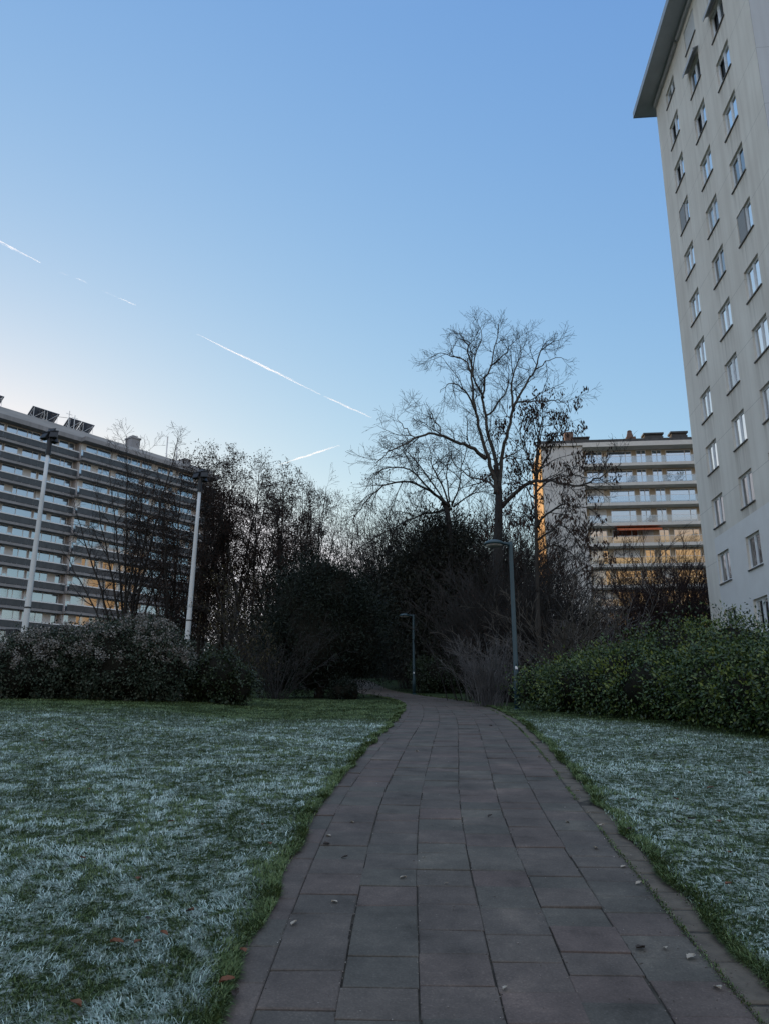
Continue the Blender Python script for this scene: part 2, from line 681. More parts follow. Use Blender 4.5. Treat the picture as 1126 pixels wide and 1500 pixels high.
def slab(mb, s0, s1, u0, u1, top=0., cham=.006, th=.035, nseg=1):
    tz = random.gauss(0, .0022)
    dz = [tz + random.gauss(0, .0018) for _ in range(4)]
    cs = [(s0, u0), (s0, u1), (s1, u1), (s1, u0)]
    inn = [(s0 + cham, u0 + cham), (s0 + cham, u1 - cham), (s1 - cham, u1 - cham), (s1 - cham, u0 + cham)]
    b = len(mb.v)
    for k, (s, u) in enumerate(inn):
        x, y = pth(s, u)
        mb.v.append((x, y, H(x, y) + top + dz[k]))
    for k, (s, u) in enumerate(cs):
        x, y = pth(s, u)
        mb.v.append((x, y, H(x, y) + top + dz[k] - cham * .7))
    for k, (s, u) in enumerate(cs):
        x, y = pth(s, u)
        mb.v.append((x, y, H(x, y) + top - th))
    mb.f.append((b, b + 1, b + 2, b + 3))
    for k in range(4):
        k2 = (k + 1) % 4
        mb.f.append((b + 4 + k, b + 4 + k2, b + k2, b + k))
        mb.f.append((b + 8 + k, b + 8 + k2, b + 4 + k2, b + 4 + k))


mb = MB()
SW = .352
for c in range(6):
    u0 = -1.056 + c * SW
    s = random.uniform(0, .3)
    while s < arc[-1] - .6:
        L = random.choice((.23, .26, .29, .31, .345))
        j = random.uniform(.002, .010)
        gj = random.choice((.002, .004, .006, .010))
        uo = random.gauss(0, .003)
        slab(mb, s + gj / 2, s + L - gj / 2, u0 + j / 2 + uo, u0 + SW - j / 2 + uo, cham=random.uniform(.002, .008))
        s += L
s = .1
while s < arc[-1] - .6:
    L = random.uniform(.30, .44)
    slab(mb, s + .003, s + L - .003, -1.25 + random.uniform(-.01, .03), -1.058, top=-.003)
    s += L
pathob = mb.build('path', M_slab)
tag(pathob, kind='structure')
mb = MB()
for (u0, u1) in ((1.064, 1.25),):
    s = .1
    while s < arc[-1] - .6:
        L = random.uniform(.26, .42)
        a = random.uniform(-.02, .015)
        if random.random() < .93:
            slab(mb, s + .008, s + L - .008, u0 + a * .4, u1 + a, top=-.006, cham=.012)
        s += L
tag(mb.build('path_edging', M_edge), kind='structure')
mb = MB()
ss = np.arange(0, arc[-1] - .5, .25)
for a, c in zip(ss[:-1], ss[1:]):
    pts = []
    for (s, u) in ((a, -1.27), (a, 0), (a, 1.29), (c, 1.29), (c, 0), (c, -1.27)):
        x, y = pth(s, u)
        pts.append((x, y, H(x, y) - .011))
    mb.quad(pts[0], pts[1], pts[4], pts[5])
    mb.quad(pts[1], pts[2], pts[3], pts[4])
tag(mb.build('path_bed', M_bed), kind='structure')

# crumbs of grit and leaf along the joints
n_c = 5200
cs = arc[-1] * (rng.random(n_c) ** 2.6) * .55 + 7.8
cu = np.where(rng.random(n_c) < .62, -1.056 + SW * rng.integers(0, 7, n_c) + rng.normal(0, .012, n_c), rng.uniform(-1.2, 1.22, n_c))
cu = np.where(rng.random(n_c) < .18, 1.06 + rng.normal(0, .05, n_c), cu)
cxy = np.array([pth(a_, u_) for a_, u_ in zip(cs, cu)])
cz = hgt(cxy[:, 0], cxy[:, 1]) + .003
sz = rng.uniform(.0015, .0048, n_c)[:, None]
C3 = np.stack([cxy[:, 0], cxy[:, 1], cz], -1)
tet = np.array([[-1, -.6, -.4], [1, -.7, -.4], [0, 1, -.4], [.1, 0, .8]])
V = (C3[:, None, :] + tet[None] * sz[:, :, None] * rng.uniform(.6, 1.4, (n_c, 4, 3))).reshape(-1, 3)
bi = np.arange(n_c)[:, None] * 4
Qt = np.concatenate([bi + np.array(q) for q in ((0, 2, 1), (0, 1, 3), (1, 2, 3), (2, 0, 3))])
M_grit, nt, b = new_mat('grit')
g = nd(nt, 'NewGeometry')
r = ramp(nt, [(0, (.05, .045, .04)), (.5, (.12, .10, .085)), (.85, (.20, .18, .16)), (1, (.42, .40, .37))])
nt.links.new(g.outputs['Random Per Island'], r.inputs[0])
nt.links.new(r.outputs[0], b.inputs['Base Color'])
b.inputs['Roughness'].default_value = .9
tag(np_mesh('grit', V, Qt, M_grit), 'scattered grit and leaf crumbs along the paving joints', 'grit', kind='stuff')
# moss and small tufts in the joint before the right hand edging row
n_m = 9000
ms = arc[-1] * (rng.random(n_m) ** 2.4) * .6 + 7.6
mk_ = vnoise(ms, ms * 0, .55, 31) > .46
ms = ms[mk_]
mu = 1.060 + rng.normal(0, .012, len(ms))
mxy = np.array([pth(a_, u_) for a_, u_ in zip(ms, mu)])
V, Qd, fr = blades(mxy[:, 0], mxy[:, 1], .42, (np.maximum(mxy[:, 1], 3) / 3.2) ** .6, np.zeros(len(ms)))
tag(np_mesh('joint_moss', V, Qd, M_blade, attrs={'frost': fr}), 'moss and tiny grass tufts in the joint beside the right edging row', 'moss', kind='stuff')

def unit(n):
    u = rng.normal(size=(n, 3))
    return u / np.linalg.norm(u, axis=1, keepdims=True)


def leaf_quads(P, D, L, Wd):
    n = len(P)
    D = D / np.linalg.norm(D, axis=1, keepdims=True)
    S = np.cross(D, unit(n))
    S /= np.linalg.norm(S, axis=1, keepdims=True) + 1e-9
    N = np.cross(D, S)
    L = L[:, None]
    Wd = Wd[:, None]
    mid = P + D * L * .5 - N * Wd * .18
    V = np.stack([P, mid + S * Wd * .5, P + D * L + N * L * .06, mid - S * Wd * .5], 1).reshape(-1, 3)
    Q = np.arange(n * 4).reshape(n, 4)
    return V, Q


# ------------------------------------------------------------------ building materials
def stained_wall(name, c0, c1, stain, joints=None, sills=None, bump=.15):
    """render / concrete with vertical rain streaks and optional panel joints"""
    m, nt, b = new_mat(name)
    tc = nd(nt, 'TexCoord')
    n = nd(nt, 'TexNoise')
    n.inputs['Scale'].default_value = .35
    n.inputs['Detail'].default_value = 8
    nt.links.new(tc.outputs['Object'], n.inputs['Vector'])
    r = ramp(nt, [(.3, c0), (.7, c1)])
    nt.links.new(n.outputs['Fac'], r.inputs[0])
    mp = nd(nt, 'Mapping')
    mp.inputs['Scale'].default_value = (1.6, 1.6, .09)
    nt.links.new(tc.outputs['Object'], mp.inputs[0])
    s = nd(nt, 'TexNoise')
    s.inputs['Scale'].default_value = 1
    s.inputs['Detail'].default_value = 7
    s.inputs['Roughness'].default_value = .6
    nt.links.new(mp.outputs[0], s.inputs['Vector'])
    sr = ramp(nt, [(.44, (0, 0, 0)), (.72, (1, 1, 1))])
    nt.links.new(s.outputs['Fac'], sr.inputs[0])
    mx = nd(nt, 'Mix', data_type='RGBA')
    sf = nd(nt, 'Math', operation='MULTIPLY')
    sf.inputs[1].default_value = .55
    nt.links.new(sr.outputs[0], sf.inputs[0])
    nt.links.new(sf.outputs[0], mx.inputs['Factor'])
    nt.links.new(r.outputs[0], mx.inputs['A'])
    mx.inputs['B'].default_value = (*stain, 1)
    out = mx.outputs['Result']
    if joints:
        jx, jz, axis = joints
        sx = nd(nt, 'SeparateXYZ')
        nt.links.new(tc.outputs['Object'], sx.inputs[0])
        masks = []
        for comp, per in ((axis, jx), (2, jz)):
            md = nd(nt, 'Math', operation='PINGPONG')
            md.inputs[1].default_value = per / 2
            nt.links.new(sx.outputs[comp], md.inputs[0])
            lt = nd(nt, 'Math', operation='LESS_THAN')
            lt.inputs[1].default_value = .012
            nt.links.new(md.outputs[0], lt.inputs[0])
            masks.append(lt)
        mxm = nd(nt, 'Math', operation='MAXIMUM')
        nt.links.new(masks[0].outputs[0], mxm.inputs[0])
        nt.links.new(masks[1].outputs[0], mxm.inputs[1])
        mf = nd(nt, 'Math', operation='MULTIPLY')
        mf.inputs[1].default_value = .55
        nt.links.new(mxm.outputs[0], mf.inputs[0])
        m3 = nd(nt, 'Mix', data_type='RGBA')
        nt.links.new(mf.outputs[0], m3.inputs['Factor'])
        nt.links.new(out, m3.inputs['A'])
        m3.inputs['B'].default_value = (c0[0] * .45, c0[1] * .45, c0[2] * .45, 1)
        out = m3.outputs['Result']
    if sills:
        cols, z0, per = sills
        sx = nd(nt, 'SeparateXYZ')
        nt.links.new(tc.outputs['Object'], sx.inputs[0])

        def mth(op, a, c=None, d=None):
            q = nd(nt, 'Math', operation=op)
            for k_, v_ in enumerate((a, c, d)):
                if v_ is None:
                    continue
                if isinstance(v_, (int, float)):
                    q.inputs[k_].default_value = v_
                else:
                    nt.links.new(v_, q.inputs[k_])
            return q.outputs[0]
        msum = None
        for yc in cols:
            mk = mth('COMPARE', sx.outputs[1], yc, .86)
            msum = mk if msum is None else mth('ADD', msum, mk)
        fz = mth('FRACT', mth('DIVIDE', mth('SUBTRACT', sx.outputs[2], z0), per))
        fade = mth('POWER', fz, 3.0)
        mp2 = nd(nt, 'Mapping')
        mp2.inputs['Scale'].default_value = (5, 5, .25)
        nt.links.new(tc.outputs['Object'], mp2.inputs[0])
        n4 = nd(nt, 'TexNoise')
        n4.inputs['Scale'].default_value = 1
        n4.inputs['Detail'].default_value = 4
        nt.links.new(mp2.outputs[0], n4.inputs['Vector'])
        rr4 = ramp(nt, [(.40, (0, 0, 0)), (.68, (1, 1, 1))])
        nt.links.new(n4.outputs['Fac'], rr4.inputs[0])
        fac = mth('MULTIPLY', mth('MULTIPLY', msum, fade), mth('MULTIPLY', rr4.outputs[0], .5))
        m5 = nd(nt, 'Mix', data_type='RGBA')
        nt.links.new(fac, m5.inputs['Factor'])
        nt.links.new(out, m5.inputs['A'])
        m5.inputs['B'].default_value = (stain[0] * .55, stain[1] * .52, stain[2] * .5, 1)
        out = m5.outputs['Result']
    nt.links.new(out, b.inputs['Base Color'])
    b.inputs['Roughness'].default_value = .9
    b.inputs['Specular IOR Level'].default_value = .15
    n3 = nd(nt, 'TexNoise')
    n3.inputs['Scale'].default_value = 12
    n3.inputs['Detail'].default_value = 6
    nt.links.new(tc.outputs['Object'], n3.inputs['Vector'])
    bp = nd(nt, 'Bump')
    bp.inputs['Strength'].default_value = bump
    bp.inputs['Distance'].default_value = .03
    nt.links.new(n3.outputs['Fac'], bp.inputs['Height'])
    nt.links.new(bp.outputs[0], b.inputs['Normal'])
    return m


M_tower = stained_wall('tower_render', (.72, .655, .57), (.83, .77, .68), (.56, .495, .42), joints=(3.55, 2.8, 1), sills=((13.3 - 2.74, 13.3 - 6.55, 13.3 - 10.03), 5.76 - .81 - 3.4, 2.8))
M_tower_front = stained_wall('tower_front_panel', (.50, .52, .54), (.57, .59, .61), (.44, .455, .47), joints=(3.0, 2.8, 0))
M_paint = noise_mat('fresh_paint_patch', (.74, .70, .66), (.80, .77, .73), scale=1.2, rough=.85)
M_soffit = noise_mat('soffit_board', (.44, .45, .47), (.54, .55, .57), scale=.8, rough=.8)
M_frame_w = noise_mat('white_window_frame', (.70, .70, .70), (.80, .80, .80), scale=2, rough=.45)
M_sill = noise_mat('dark_stone_sill', (.10, .095, .09), (.17, .16, .15), scale=4, rough=.7)
M_glass = glass_mat('window_glass', metal=.78, col=(.86, .9, .94), wob=.03)
M_glass_far = glass_mat('far_window_glass', metal=.5, rough=.06, col=(.72, .8, .86), wob=.10)
M_shut = noise_mat('roller_shutter', (.55, .54, .52), (.63, .62, .60), scale=2, rough=.6, stretch=(.2, .2, 12))
M_shut_grey = noise_mat('grey_roller_shutter', (.24, .24, .24), (.33, .33, .32), scale=2, rough=.6, stretch=(.2, .2, 14))
M_dark = noise_mat('dark_metal', (.015, .017, .02), (.03, .032, .036), scale=4, rough=.5)
M_roof = noise_mat('roof_felt', (.05, .05, .05), (.09, .088, .085), scale=3, rough=.9)
M_brick = noise_mat('chimney_brick', (.12, .075, .06), (.19, .12, .09), scale=5, rough=.9)


def wall_holes(mb, W, Hh, holes, fn, depth):
    """wall sheet W x Hh with rectangular holes (a0,a1,z0,z1) and reveals; fn(a,z,d) -> xyz"""
    As = sorted({0, W} | {h[0] for h in holes} | {h[1] for h in holes})
    Zs = sorted({0, Hh} | {h[2] for h in holes} | {h[3] for h in holes})
    for i in range(len(As) - 1):
        for j in range(len(Zs) - 1):
            ca, cz = (As[i] + As[i + 1]) / 2, (Zs[j] + Zs[j + 1]) / 2
            if any(h[0] < ca < h[1] and h[2] < cz < h[3] for h in holes):
                continue
            mb.quad(fn(As[i], Zs[j], 0), fn(As[i + 1], Zs[j], 0), fn(As[i + 1], Zs[j + 1], 0), fn(As[i], Zs[j + 1], 0))
    for a0, a1, z0, z1 in holes:
        for (p, q) in (((a0, z0), (a1, z0)), ((a1, z0), (a1, z1)), ((a1, z1), (a0, z1)), ((a0, z1), (a0, z0))):
            mb.quad(fn(*p, 0), fn(*p, depth), fn(*q, depth), fn(*q, 0))


# ------------------------------------------------------------------ apartment tower (right)
TA = R(-5)
t_near = Vector((16.67 - .0872 * 13.3, 39.4 - .9962 * 13.3, 0))
TB = 3.4
tower = empty('apartment_tower', (t_near.x, t_near.y, TB), TA, 'tall pale apartment tower with three window columns in its stained end wall and overhanging roof', 'apartment block')
GW, GH = 13.3, 38.0 - TB
wy = [13.3 - 2.74 - .8, 13.3 - 6.55 - .8, 13.3 - 10.03 - .8]      # low edges of the window columns
WW, WH = 1.6, 1.48
holes, wins = [], []
for c, y0 in enumerate(wy):
    for k in range(12):
        zc = 5.76 + 2.8 * k - TB
        hh = WH if not (c == 0 and k == 11) else 1.0
        holes.append((y0, y0 + WW, zc - WH / 2, zc - WH / 2 + hh))
        wins.append((c, k, y0, zc - WH / 2, hh))
mb = MB()
wall_holes(mb, GW, GH, holes, lambda a, z, d: (d, a, z), .24)
gable = mb.build('end_wall', M_tower, tower)
mb = MB()
mb.quad((0, 0, 0), (18, 0, 0), (18, 0, GH), (0, 0, GH))
mb.quad((18, 0, 0), (18, GW, 0), (18, GW, GH), (18, 0, GH))
mb.quad((18, GW, 0), (0, GW, 0), (0, GW, GH), (18, GW, GH))
mb.build('front_wall', M_tower_front, tower)
# overhanging flat roof, with a rim
mb = MB()
mb.box(-1.08, 19, -1.0, GW + 1.0, GH, GH + .30)
mb.build('roof', M_soffit, tower)
mb = MB()
mb.box(-1.12, -1.082, -1.04, GW + 1.04, GH - .05, GH + .36)
mb.box(-1.08, 19, GW + 1.002, GW + 1.04, GH - .05, GH + .36)
mb.box(-1.08, 19, -1.04, -1.002, GH - .05, GH + .36)
mb.build('roof_rim', noise_mat('zinc_rim', (.30, .32, .34), (.40, .42, .44), rough=.5, metallic=.2), tower)
mb = MB()
for (a, c_) in ((0, 5.4), (5.6, 8.4), (8.65, 13.28)):
    mb.box(-.16, -.003, a, c_, GH - .34, GH - .003)
mb.build('cornice', M_soffit, tower, bevel=.02)
# newer coat of paint over the lower floors
mb = MB()
ph = [(h[0], h[1], h[2], h[3]) for h in holes if h[2] < 8.4]
wall_holes(mb, 11.55, 6.75 + .0, [(h[0], h[1], h[2], min(h[3], 6.7)) for h in holes if h[2] < 6.2], lambda a, z, d: (-.004 + d, a + .002, z + .002), .003)
mb.build('paint_patch', M_paint, tower)


M_glass_net = glass_mat('net_curtain_glass', metal=.38, base=(.30, .31, .32), wob=.03)
M_glass_dark = glass_mat('dim_glass', metal=.30, base=(.012, .014, .018), wob=.03)


def tower_window(kind, hh):
    """two-sash white frame, its glass and a thin dark sill"""
    f = MB()
    W = WW
    d0, d1 = .10, .17
    t = .06
    f.box(d0, d1, 0, W, 0, t)
    f.box(d0, d1, 0, W, hh - t, hh)
    f.box(d0, d1, 0, t, t, hh - t)
    f.box(d0, d1, W - t, W, t, hh - t)
    f.box(d0 - .01, d1, W / 2 - .05, W / 2 + .05, t, hh - t)
    for a in (t, W / 2 + .05):
        b_ = a + W / 2 - t - .05
        f.box(d0 + .015, d1 - .005, a, a + .045, t, hh - t)
        f.box(d0 + .015, d1 - .005, b_ - .045, b_, t, hh - t)
        f.box(d0 + .015, d1 - .005, a + .045, b_ - .045, t, t + .05)
        f.box(d0 + .015, d1 - .005, a + .045, b_ - .045, hh - t - .05, hh - t)
    p = MB()
    if kind == 'tilt':
        # the far sash stands tilted into the dark room
        a0, a1 = W / 2 + .07, W - t - .02
        p.quad((d0 + .04, t, t), (d0 + .04, W / 2, t), (d0 + .045, W / 2, hh - t), (d0 + .035, t, hh - t))
        p.quad((d0 + .06, a0, t), (d0 + .06, a1, t), (d0 + .24, a1, hh - t - .05), (d0 + .24, a0, hh - t - .05))
        for (a, c_) in ((a0, a0 + .06), (a1 - .06, a1)):
            f.quad((d0 + .05, a, t), (d0 + .05, c_, t), (d0 + .23, c_, hh - t - .05), (d0 + .23, a, hh - t - .05))
    else:
        p.quad((d0 + .045, t, t), (d0 + .035, W / 2, t), (d0 + .04, W / 2, hh - t), (d0 + .045, t, hh - t))
        p.quad((d0 + .04, W / 2, t), (d0 + .045, W - t, t), (d0 + .04, W - t, hh - t), (d0 + .045, W / 2, hh - t))
    s = MB()
    s.box(-.06, .20, -.05, W + .05, -.05, -.002)
    return f.mesh('window', M_frame_w), p.mesh('pane', {'net': M_glass_net, 'dark': M_glass_dark}.get(kind, M_glass)), s.mesh('sill', M_sill)


TW = {kd: tower_window(kd, WH) for kd in ('plain', 'net', 'dark', 'tilt')}
TW['small'] = tower_window('plain', 1.0)
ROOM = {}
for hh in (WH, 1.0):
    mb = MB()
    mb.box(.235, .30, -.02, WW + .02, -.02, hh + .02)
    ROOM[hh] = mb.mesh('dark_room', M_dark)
sh = MB()
sh.box(.03, .09, WW / 2 + .02, WW - .03, .02, WH - .002)
ME_sh = sh.mesh('roller_shutter', M_shut_grey)
full = MB()
full.box(.03, .09, .02, WW - .02, .01, WH - .01)
ME_full = full.mesh('roller_shutter', M_shut)
room = MB()
room.box(.28, .30, -.2, WW + .2, -.3, WH + .3)
ME_cur = MB()
yv = np.linspace(.05, WW - .05, 26)
for a, c_, k in zip(yv[:-1], yv[1:], range(25)):
    d_a, d_c = .20 + .012 * (k % 2), .20 + .012 * ((k + 1) % 2)
    ME_cur.quad((d_a, a, .05), (d_c, c_, .05), (d_c, c_, WH - .05), (d_a, a, WH - .05))
for (c, k, y0, z0, hh) in wins:
    kd = 'small' if hh < 1.2 else ('tilt' if (c, k) in ((0, 10), (0, 9), (1, 9), (2, 9), (2, 10)) else ('dark' if k < 3 and c != 1 else random.choice(('plain', 'plain', 'plain', 'net', 'dark'))))
    f, p, s = TW[kd]
    wo = put('window', f, tower, (0, y0, z0))
    put('pane', p, wo)
    put('sill', s, wo)
    put('dark_room', ROOM[hh], wo)
    if (c, k) in ((1, 11),):
        put('roller_shutter', ME_full, wo)
    if (c, k) in ((2, 6), (0, 8)):
        put('roller_shutter', ME_sh, wo)
# small canopy blinds pushed out over three of the top windows
for (c, k) in ((1, 10), (2, 10)):
    mb = MB()
    y0 = wy[c]
    z = 5.76 + 2.8 * k - TB + WH / 2
    mb.quad((-.02, y0 - .1, z + .28), (-.02, y0 + WW + .1, z + .28), (-.30, y0 + WW + .1, z + .14), (-.30, y0 - .1, z + .14))
    mb.quad((-.30, y0 - .1, z + .14), (-.30, y0 + WW + .1, z + .14), (-.30, y0 + WW + .1, z - .05), (-.30, y0 - .1, z - .05))
    o = mb.build('window_canopy', M_soffit, tower)
    md = o.modifiers.new('solid', 'SOLIDIFY')
    md.thickness = .03
mb = MB()
mb.tube([Vector((0, GW - .35, 2.1)), Vector((-.35, GW - .35, 2.15)), Vector((-.42, GW - .35, 2.05))], [.03, .03, .03], 8)
mb.lathe([(.02, .02), (.09, 0), (.09, -.10), (.03, -.16)], 12, (-.42, GW - .35, 2.05))
mb.build('wall_lamp', M_frame_w, tower)

# ------------------------------------------------------------------ long block with balconies (left)
LA = math.atan2(.787, .617)
LBZ = 4.0
lblock = empty('balcony_block', (-51, 99, LBZ), LA, 'long many-storey apartment block at the left with dark balcony bands and pale ledges', 'apartment block')
M_lwall = stained_wall('rose_render', (.38, .35, .335), (.45, .42, .40), (.31, .285, .27), bump=.05)
M_para = noise_mat('smoked_balcony_panel', (.045, .052, .058), (.080, .086, .092), scale=1.2, rough=.3, stretch=(1.5, 1, .3))
M_ledge = noise_mat('pale_concrete', (.70, .70, .69), (.80, .79, .78), scale=1.5, rough=.85)
M_slabc = stained_wall('balcony_concrete', (.25, .245, .245), (.32, .31, .31), (.18, .176, .175), bump=.05)
M_fascia = noise_mat('roof_fascia', (.34, .34, .34), (.42, .42, .42), scale=1, rough=.8, stretch=(.3, .3, 2))
LX0, LX1, LJ = -22.0, 35.0, 10.2
LT = 42.4 - LBZ
NF = 13
mb = MB()
mb.box(LX0, LJ, 1.2, 13, 0, LT - 1.2)
mb.box(LJ, LX1, .2, 13, 0, LT - 1.2)
mb.build('wall', M_lwall, lblock)
mb = MB()
mb.box(LX0 - .2, LJ - .002, -.25, 13.4, LT - 1.85, LT - 1.2)
mb.box(LJ, LX1 + .2, -1.25, 13.4, LT - 1.848, LT - 1.2)
mb.build('eaves', M_slabc, lblock)
mb = MB()
mb.box(LX0 - .1, LX1 + .1, .15, 13.2, LT - 1.2, LT - .62)
mb.box(LX0 - .1, LX1 + .1, .45, 13.0, LT - .62, LT)
mb.build('roof', M_fascia, lblock)
for k in range(NF):
    zl = 39.0 - 2.8 * k - LBZ
    if zl < 1.2:
        break
    for (a, c_, y) in ((LX0, LJ - .06, 0.), (LJ + .0, LX1, -1.0)):
        mb = MB()
        mb.box(a, c_, y + .05, y + 1.3, zl - 1.36, zl - 1.0)
        bo = mb.build('balcony', M_slabc, lblock)
        mb = MB()
        xx = a
        while xx < c_ - .1:
            w_ = min(2.62, c_ - xx)
            mb.box(xx + .015, xx + w_ - .015, y, y + .045, zl - .96, zl - .15)
            xx += w_
        mb.box(c_ - .045, c_, y + .05, y + 1.19, zl - 1.015, zl - .075)
        mb.build('parapet', M_para, bo)
        mb = MB()
        mb.box(a, c_, y - .06, y + .16, zl - .15, zl)
        mb.build('ledge', M_ledge, bo)


def block_window(W, Hh, seed, shutter=False, low=.0):
    r_ = random.Random(seed)
    f, p, s = MB(), MB(), MB()
    t = .07
    f.box(0, W, -.07, 0, Hh - t, Hh)
    f.box(0, W, -.07, 0, 0, t)
    xs_ = [0]
    while xs_[-1] < W - 1.3:
        xs_.append(xs_[-1] + r_.choice((.62, .75, 1.1, 1.5, 1.9)))
    if W - xs_[-1] < .5:
        xs_[-1] = W
    else:
        xs_.append(W)
    for i, xq in enumerate(xs_):
        a = min(max(xq - t / 2, 0), W - t)
        f.box(a, a + t, -.07, 0, t, Hh - t)
    shd = []
    for a, c_ in zip(xs_[:-1], xs_[1:]):
        if shutter or r_.random() < .16:
            shd.append((a, c_, Hh * (.0 if shutter else r_.choice((.0, .35, .6)))))
        # each pane sits at its own slight tilt, so reflections differ
        e = r_.uniform(-.012, .012)
        p.quad((a + .03, -.03 - e, .03), (c_ - .03, -.03 + e, .03), (c_ - .03, -.03 + e, Hh - .03), (a + .03, -.03 - e, Hh - .03))
    me_s = None
    if shd:
        for a, c_, z in shd:
            s.box(a + .04, c_ - .04, -.055, -.035, z + .05, Hh - .05)
        me_s = s.mesh('blind', M_shut)
    return f.mesh('window', M_frame_w), p.mesh('pane', M_glass_far), me_s


M_glass_left = glass_mat('blue_grey_glass', metal=.42, rough=.07, col=(.72, .82, .92), base=(.10, .125, .15), wob=.10)
_gf, M_glass_far = M_glass_far, M_glass_left
LW = [block_window(4.95, 2.4, s) for s in range(7)] + [block_window(4.95, 2.4, 99, True)]
M_glass_far = _gf
nb = 0
bay = 5.2
for k in range(NF - 2):
    zl = 39.0 - 2.8 * k - LBZ
    i = 0
    xx = LJ - .1 - bay * 3
    while xx < LX1 - 4.6:
        if xx < LJ - .5:
            y = 1.2
        else:
            y = .2
        j = random.randrange(7)
        if k == 3 and i == 0:
            j = 7
        f, p, s = LW[j]
        wo = put('window', f, lblock, (xx + .12, y - .002, zl - .98))
        put('pane', p, wo)
        if s:
            put('blind', s, wo)
        nb += 1
        i += 1
        xx += bay
        if LJ - .6 < xx < LJ + .1:
            xx = LJ + .15
# chimneys and masts on the roof
for (px, py, wd, hh) in ((205, 660, 1.5, 2.4), (281, 690, 1.3, 1.3)):
    rr = (px - 563) / F / (CT + (py - 750) / F * ST)
    # solve x' on the roof line
    s = (rr * 99 + 51) / (.617 - .787 * rr)
    mb = MB()
    mb.box(s - wd / 2, s + wd / 2, 1.2, 3.0, LT, LT + hh * .75)
    mb.box(s - wd / 2 - .12, s + wd / 2 + .12, 1.08, 3.12, LT + hh * .75, LT + hh * .85)
    mb.box(s - wd * .3, s + wd * .3, 1.5, 2.7, LT + hh * .85, LT + hh)
    mb.build('chimney', M_slabc, lblock)
for (s, h_) in ((25.6, 3.6), (27.6, 2.4), (8.3, 2.6), (9.2, 2.2)):
    mb = MB()
    mb.tube([Vector((s, .6, LT)), Vector((s, .6, LT + h_))], [.10 if s > 20 else .05] * 2, 8)
    if s < 20:
        mb.tube([Vector((s - .5, .6, LT + h_ * .8)), Vector((s + .5, .6, LT + h_ * .8))], [.03] * 2, 6)
    mb.build('mast', M_ledge, lblock)
mb = MB()
mb.tube([Vector((4.5, 1.0, LT + 1.5)), Vector((6.5, 1.0, LT + 1.25)), Vector((8.3, 1.0, LT + 1.6))], [.03] * 3, 5)
mb.build('cable', M_dark, lblock)

# solar panels, tipped up on frames on that roof
M_pv = glass_mat('solar_cells', metal=.12, base=(.015, .02, .035), rough=.2)
LM = Matrix.Translation((-51, 99, LBZ)) @ Matrix.Rotation(LA, 4, 'Z')
plabs = ['tilted solar panel on the left block roof, cut by the photo edge',
         'tilted solar panel on the left block roof, just left of the left floodlight mast',
         'tilted solar panel on the left block roof directly above the floodlight head',
         'tilted solar panel on the left block roof behind the two thin masts',
         'tilted solar panel on the left block roof, nearest to the bare tree']
for (px, lab) in zip((-4, 62, 82, 116, 136), plabs):
    rr = (px - 563) / F / (CT + (610 - 750) / F * ST)
    s = (rr * 99 + 51) / (.617 - .787 * rr)
    loc = LM @ Vector((s, .9, LT))
    po = empty('solar_panel', loc, LA, lab, 'solar panel', 'solar panels along the roof of the left block')
    mb = MB()
    W, a = 2.05, R(38)
    n_ = Vector((0, -math.sin(a), math.cos(a))) * 0
    # the face looks away from the street: its back is turned to us
    y0, z0, y1, z1 = 0.0, 1.75, 1.9, .35
    mb.v += [(-W / 2, y0, z0), (W / 2, y0, z0), (W / 2, y1, z1), (-W / 2, y1, z1), (-W / 2, y0 - .04, z0 - .06), (W / 2, y0 - .04, z0 - .06), (W / 2, y1 - .04, z1 - .06), (-W / 2, y1 - .04, z1 - .06)]
    mb.f += [(0, 1, 2, 3), (7, 6, 5, 4), (0, 4, 5, 1), (1, 5, 6, 2), (2, 6, 7, 3), (3, 7, 4, 0)]
    mb.build('cell_sheet', M_pv, po)
    mb = MB()
    for x in (-W * .38, W * .38):
        mb.tube([Vector((x, -.02, 1.66)), Vector((x, 1.86, .27))], [.035, .035], 6)
        mb.tube([Vector((x, .06, 0)), Vector((x, .06, 1.6))], [.03, .03], 6)
        mb.tube([Vector((x, .06, .1)), Vector((x, 1.0, .88))], [.025, .025], 6)
        mb.tube([Vector((x, -.1, .03)), Vector((x, 2.0, .03))], [.03, .03], 6)
    mb.tube([Vector((-W * .38, .08, .1)), Vector((W * .38, .08, 1.5))], [.025, .025], 6)
    mb.build('stand', M_ledge, po)

# ------------------------------------------------------------------ balcony block behind (right)
BZ = 4.6
bblock = empty('terrace_block', (21.68, 101, BZ), TA, 'cream apartment block with white balcony bands and glass railings behind the trees, beside the tower', 'apartment block')
M_bwall = stained_wall('cream_render', (.46, .38, .28), (.55, .46, .35), (.40, .33, .25), bump=.05)
M_bwhite = stained_wall('white_gable_render', (.52, .50, .47), (.60, .58, .55), (.44, .42, .40), bump=.05)
M_bslab = noise_mat('white_balcony_edge', (.56, .53, .49), (.66, .63, .58), scale=1.5, rough=.8)
m_, nt, b_ = new_mat('railing_glass')
tr = nd(nt, 'BsdfTransparent')
tr.inputs[0].default_value = (.80, .85, .88, 1)
gl = nd(nt, 'BsdfGlossy')
gl.inputs[0].default_value = (.8, .86, .9, 1)
gl.inputs[1].default_value = .08
mx = nd(nt, 'MixShader')
mx.inputs[0].default_value = .13
nt.links.new(tr.outputs[0], mx.inputs[1])
nt.links.new(gl.outputs[0], mx.inputs[2])
nt.links.new(mx.outputs[0], nt.nodes['Material Output'].inputs[0])
M_rail = m_
BX0, BX1, BD = 5.6, 34.0, 11.0
BT = 37.6 - BZ
mb = MB()
mb.box(0, BX0, 0, BD, 0, BT)
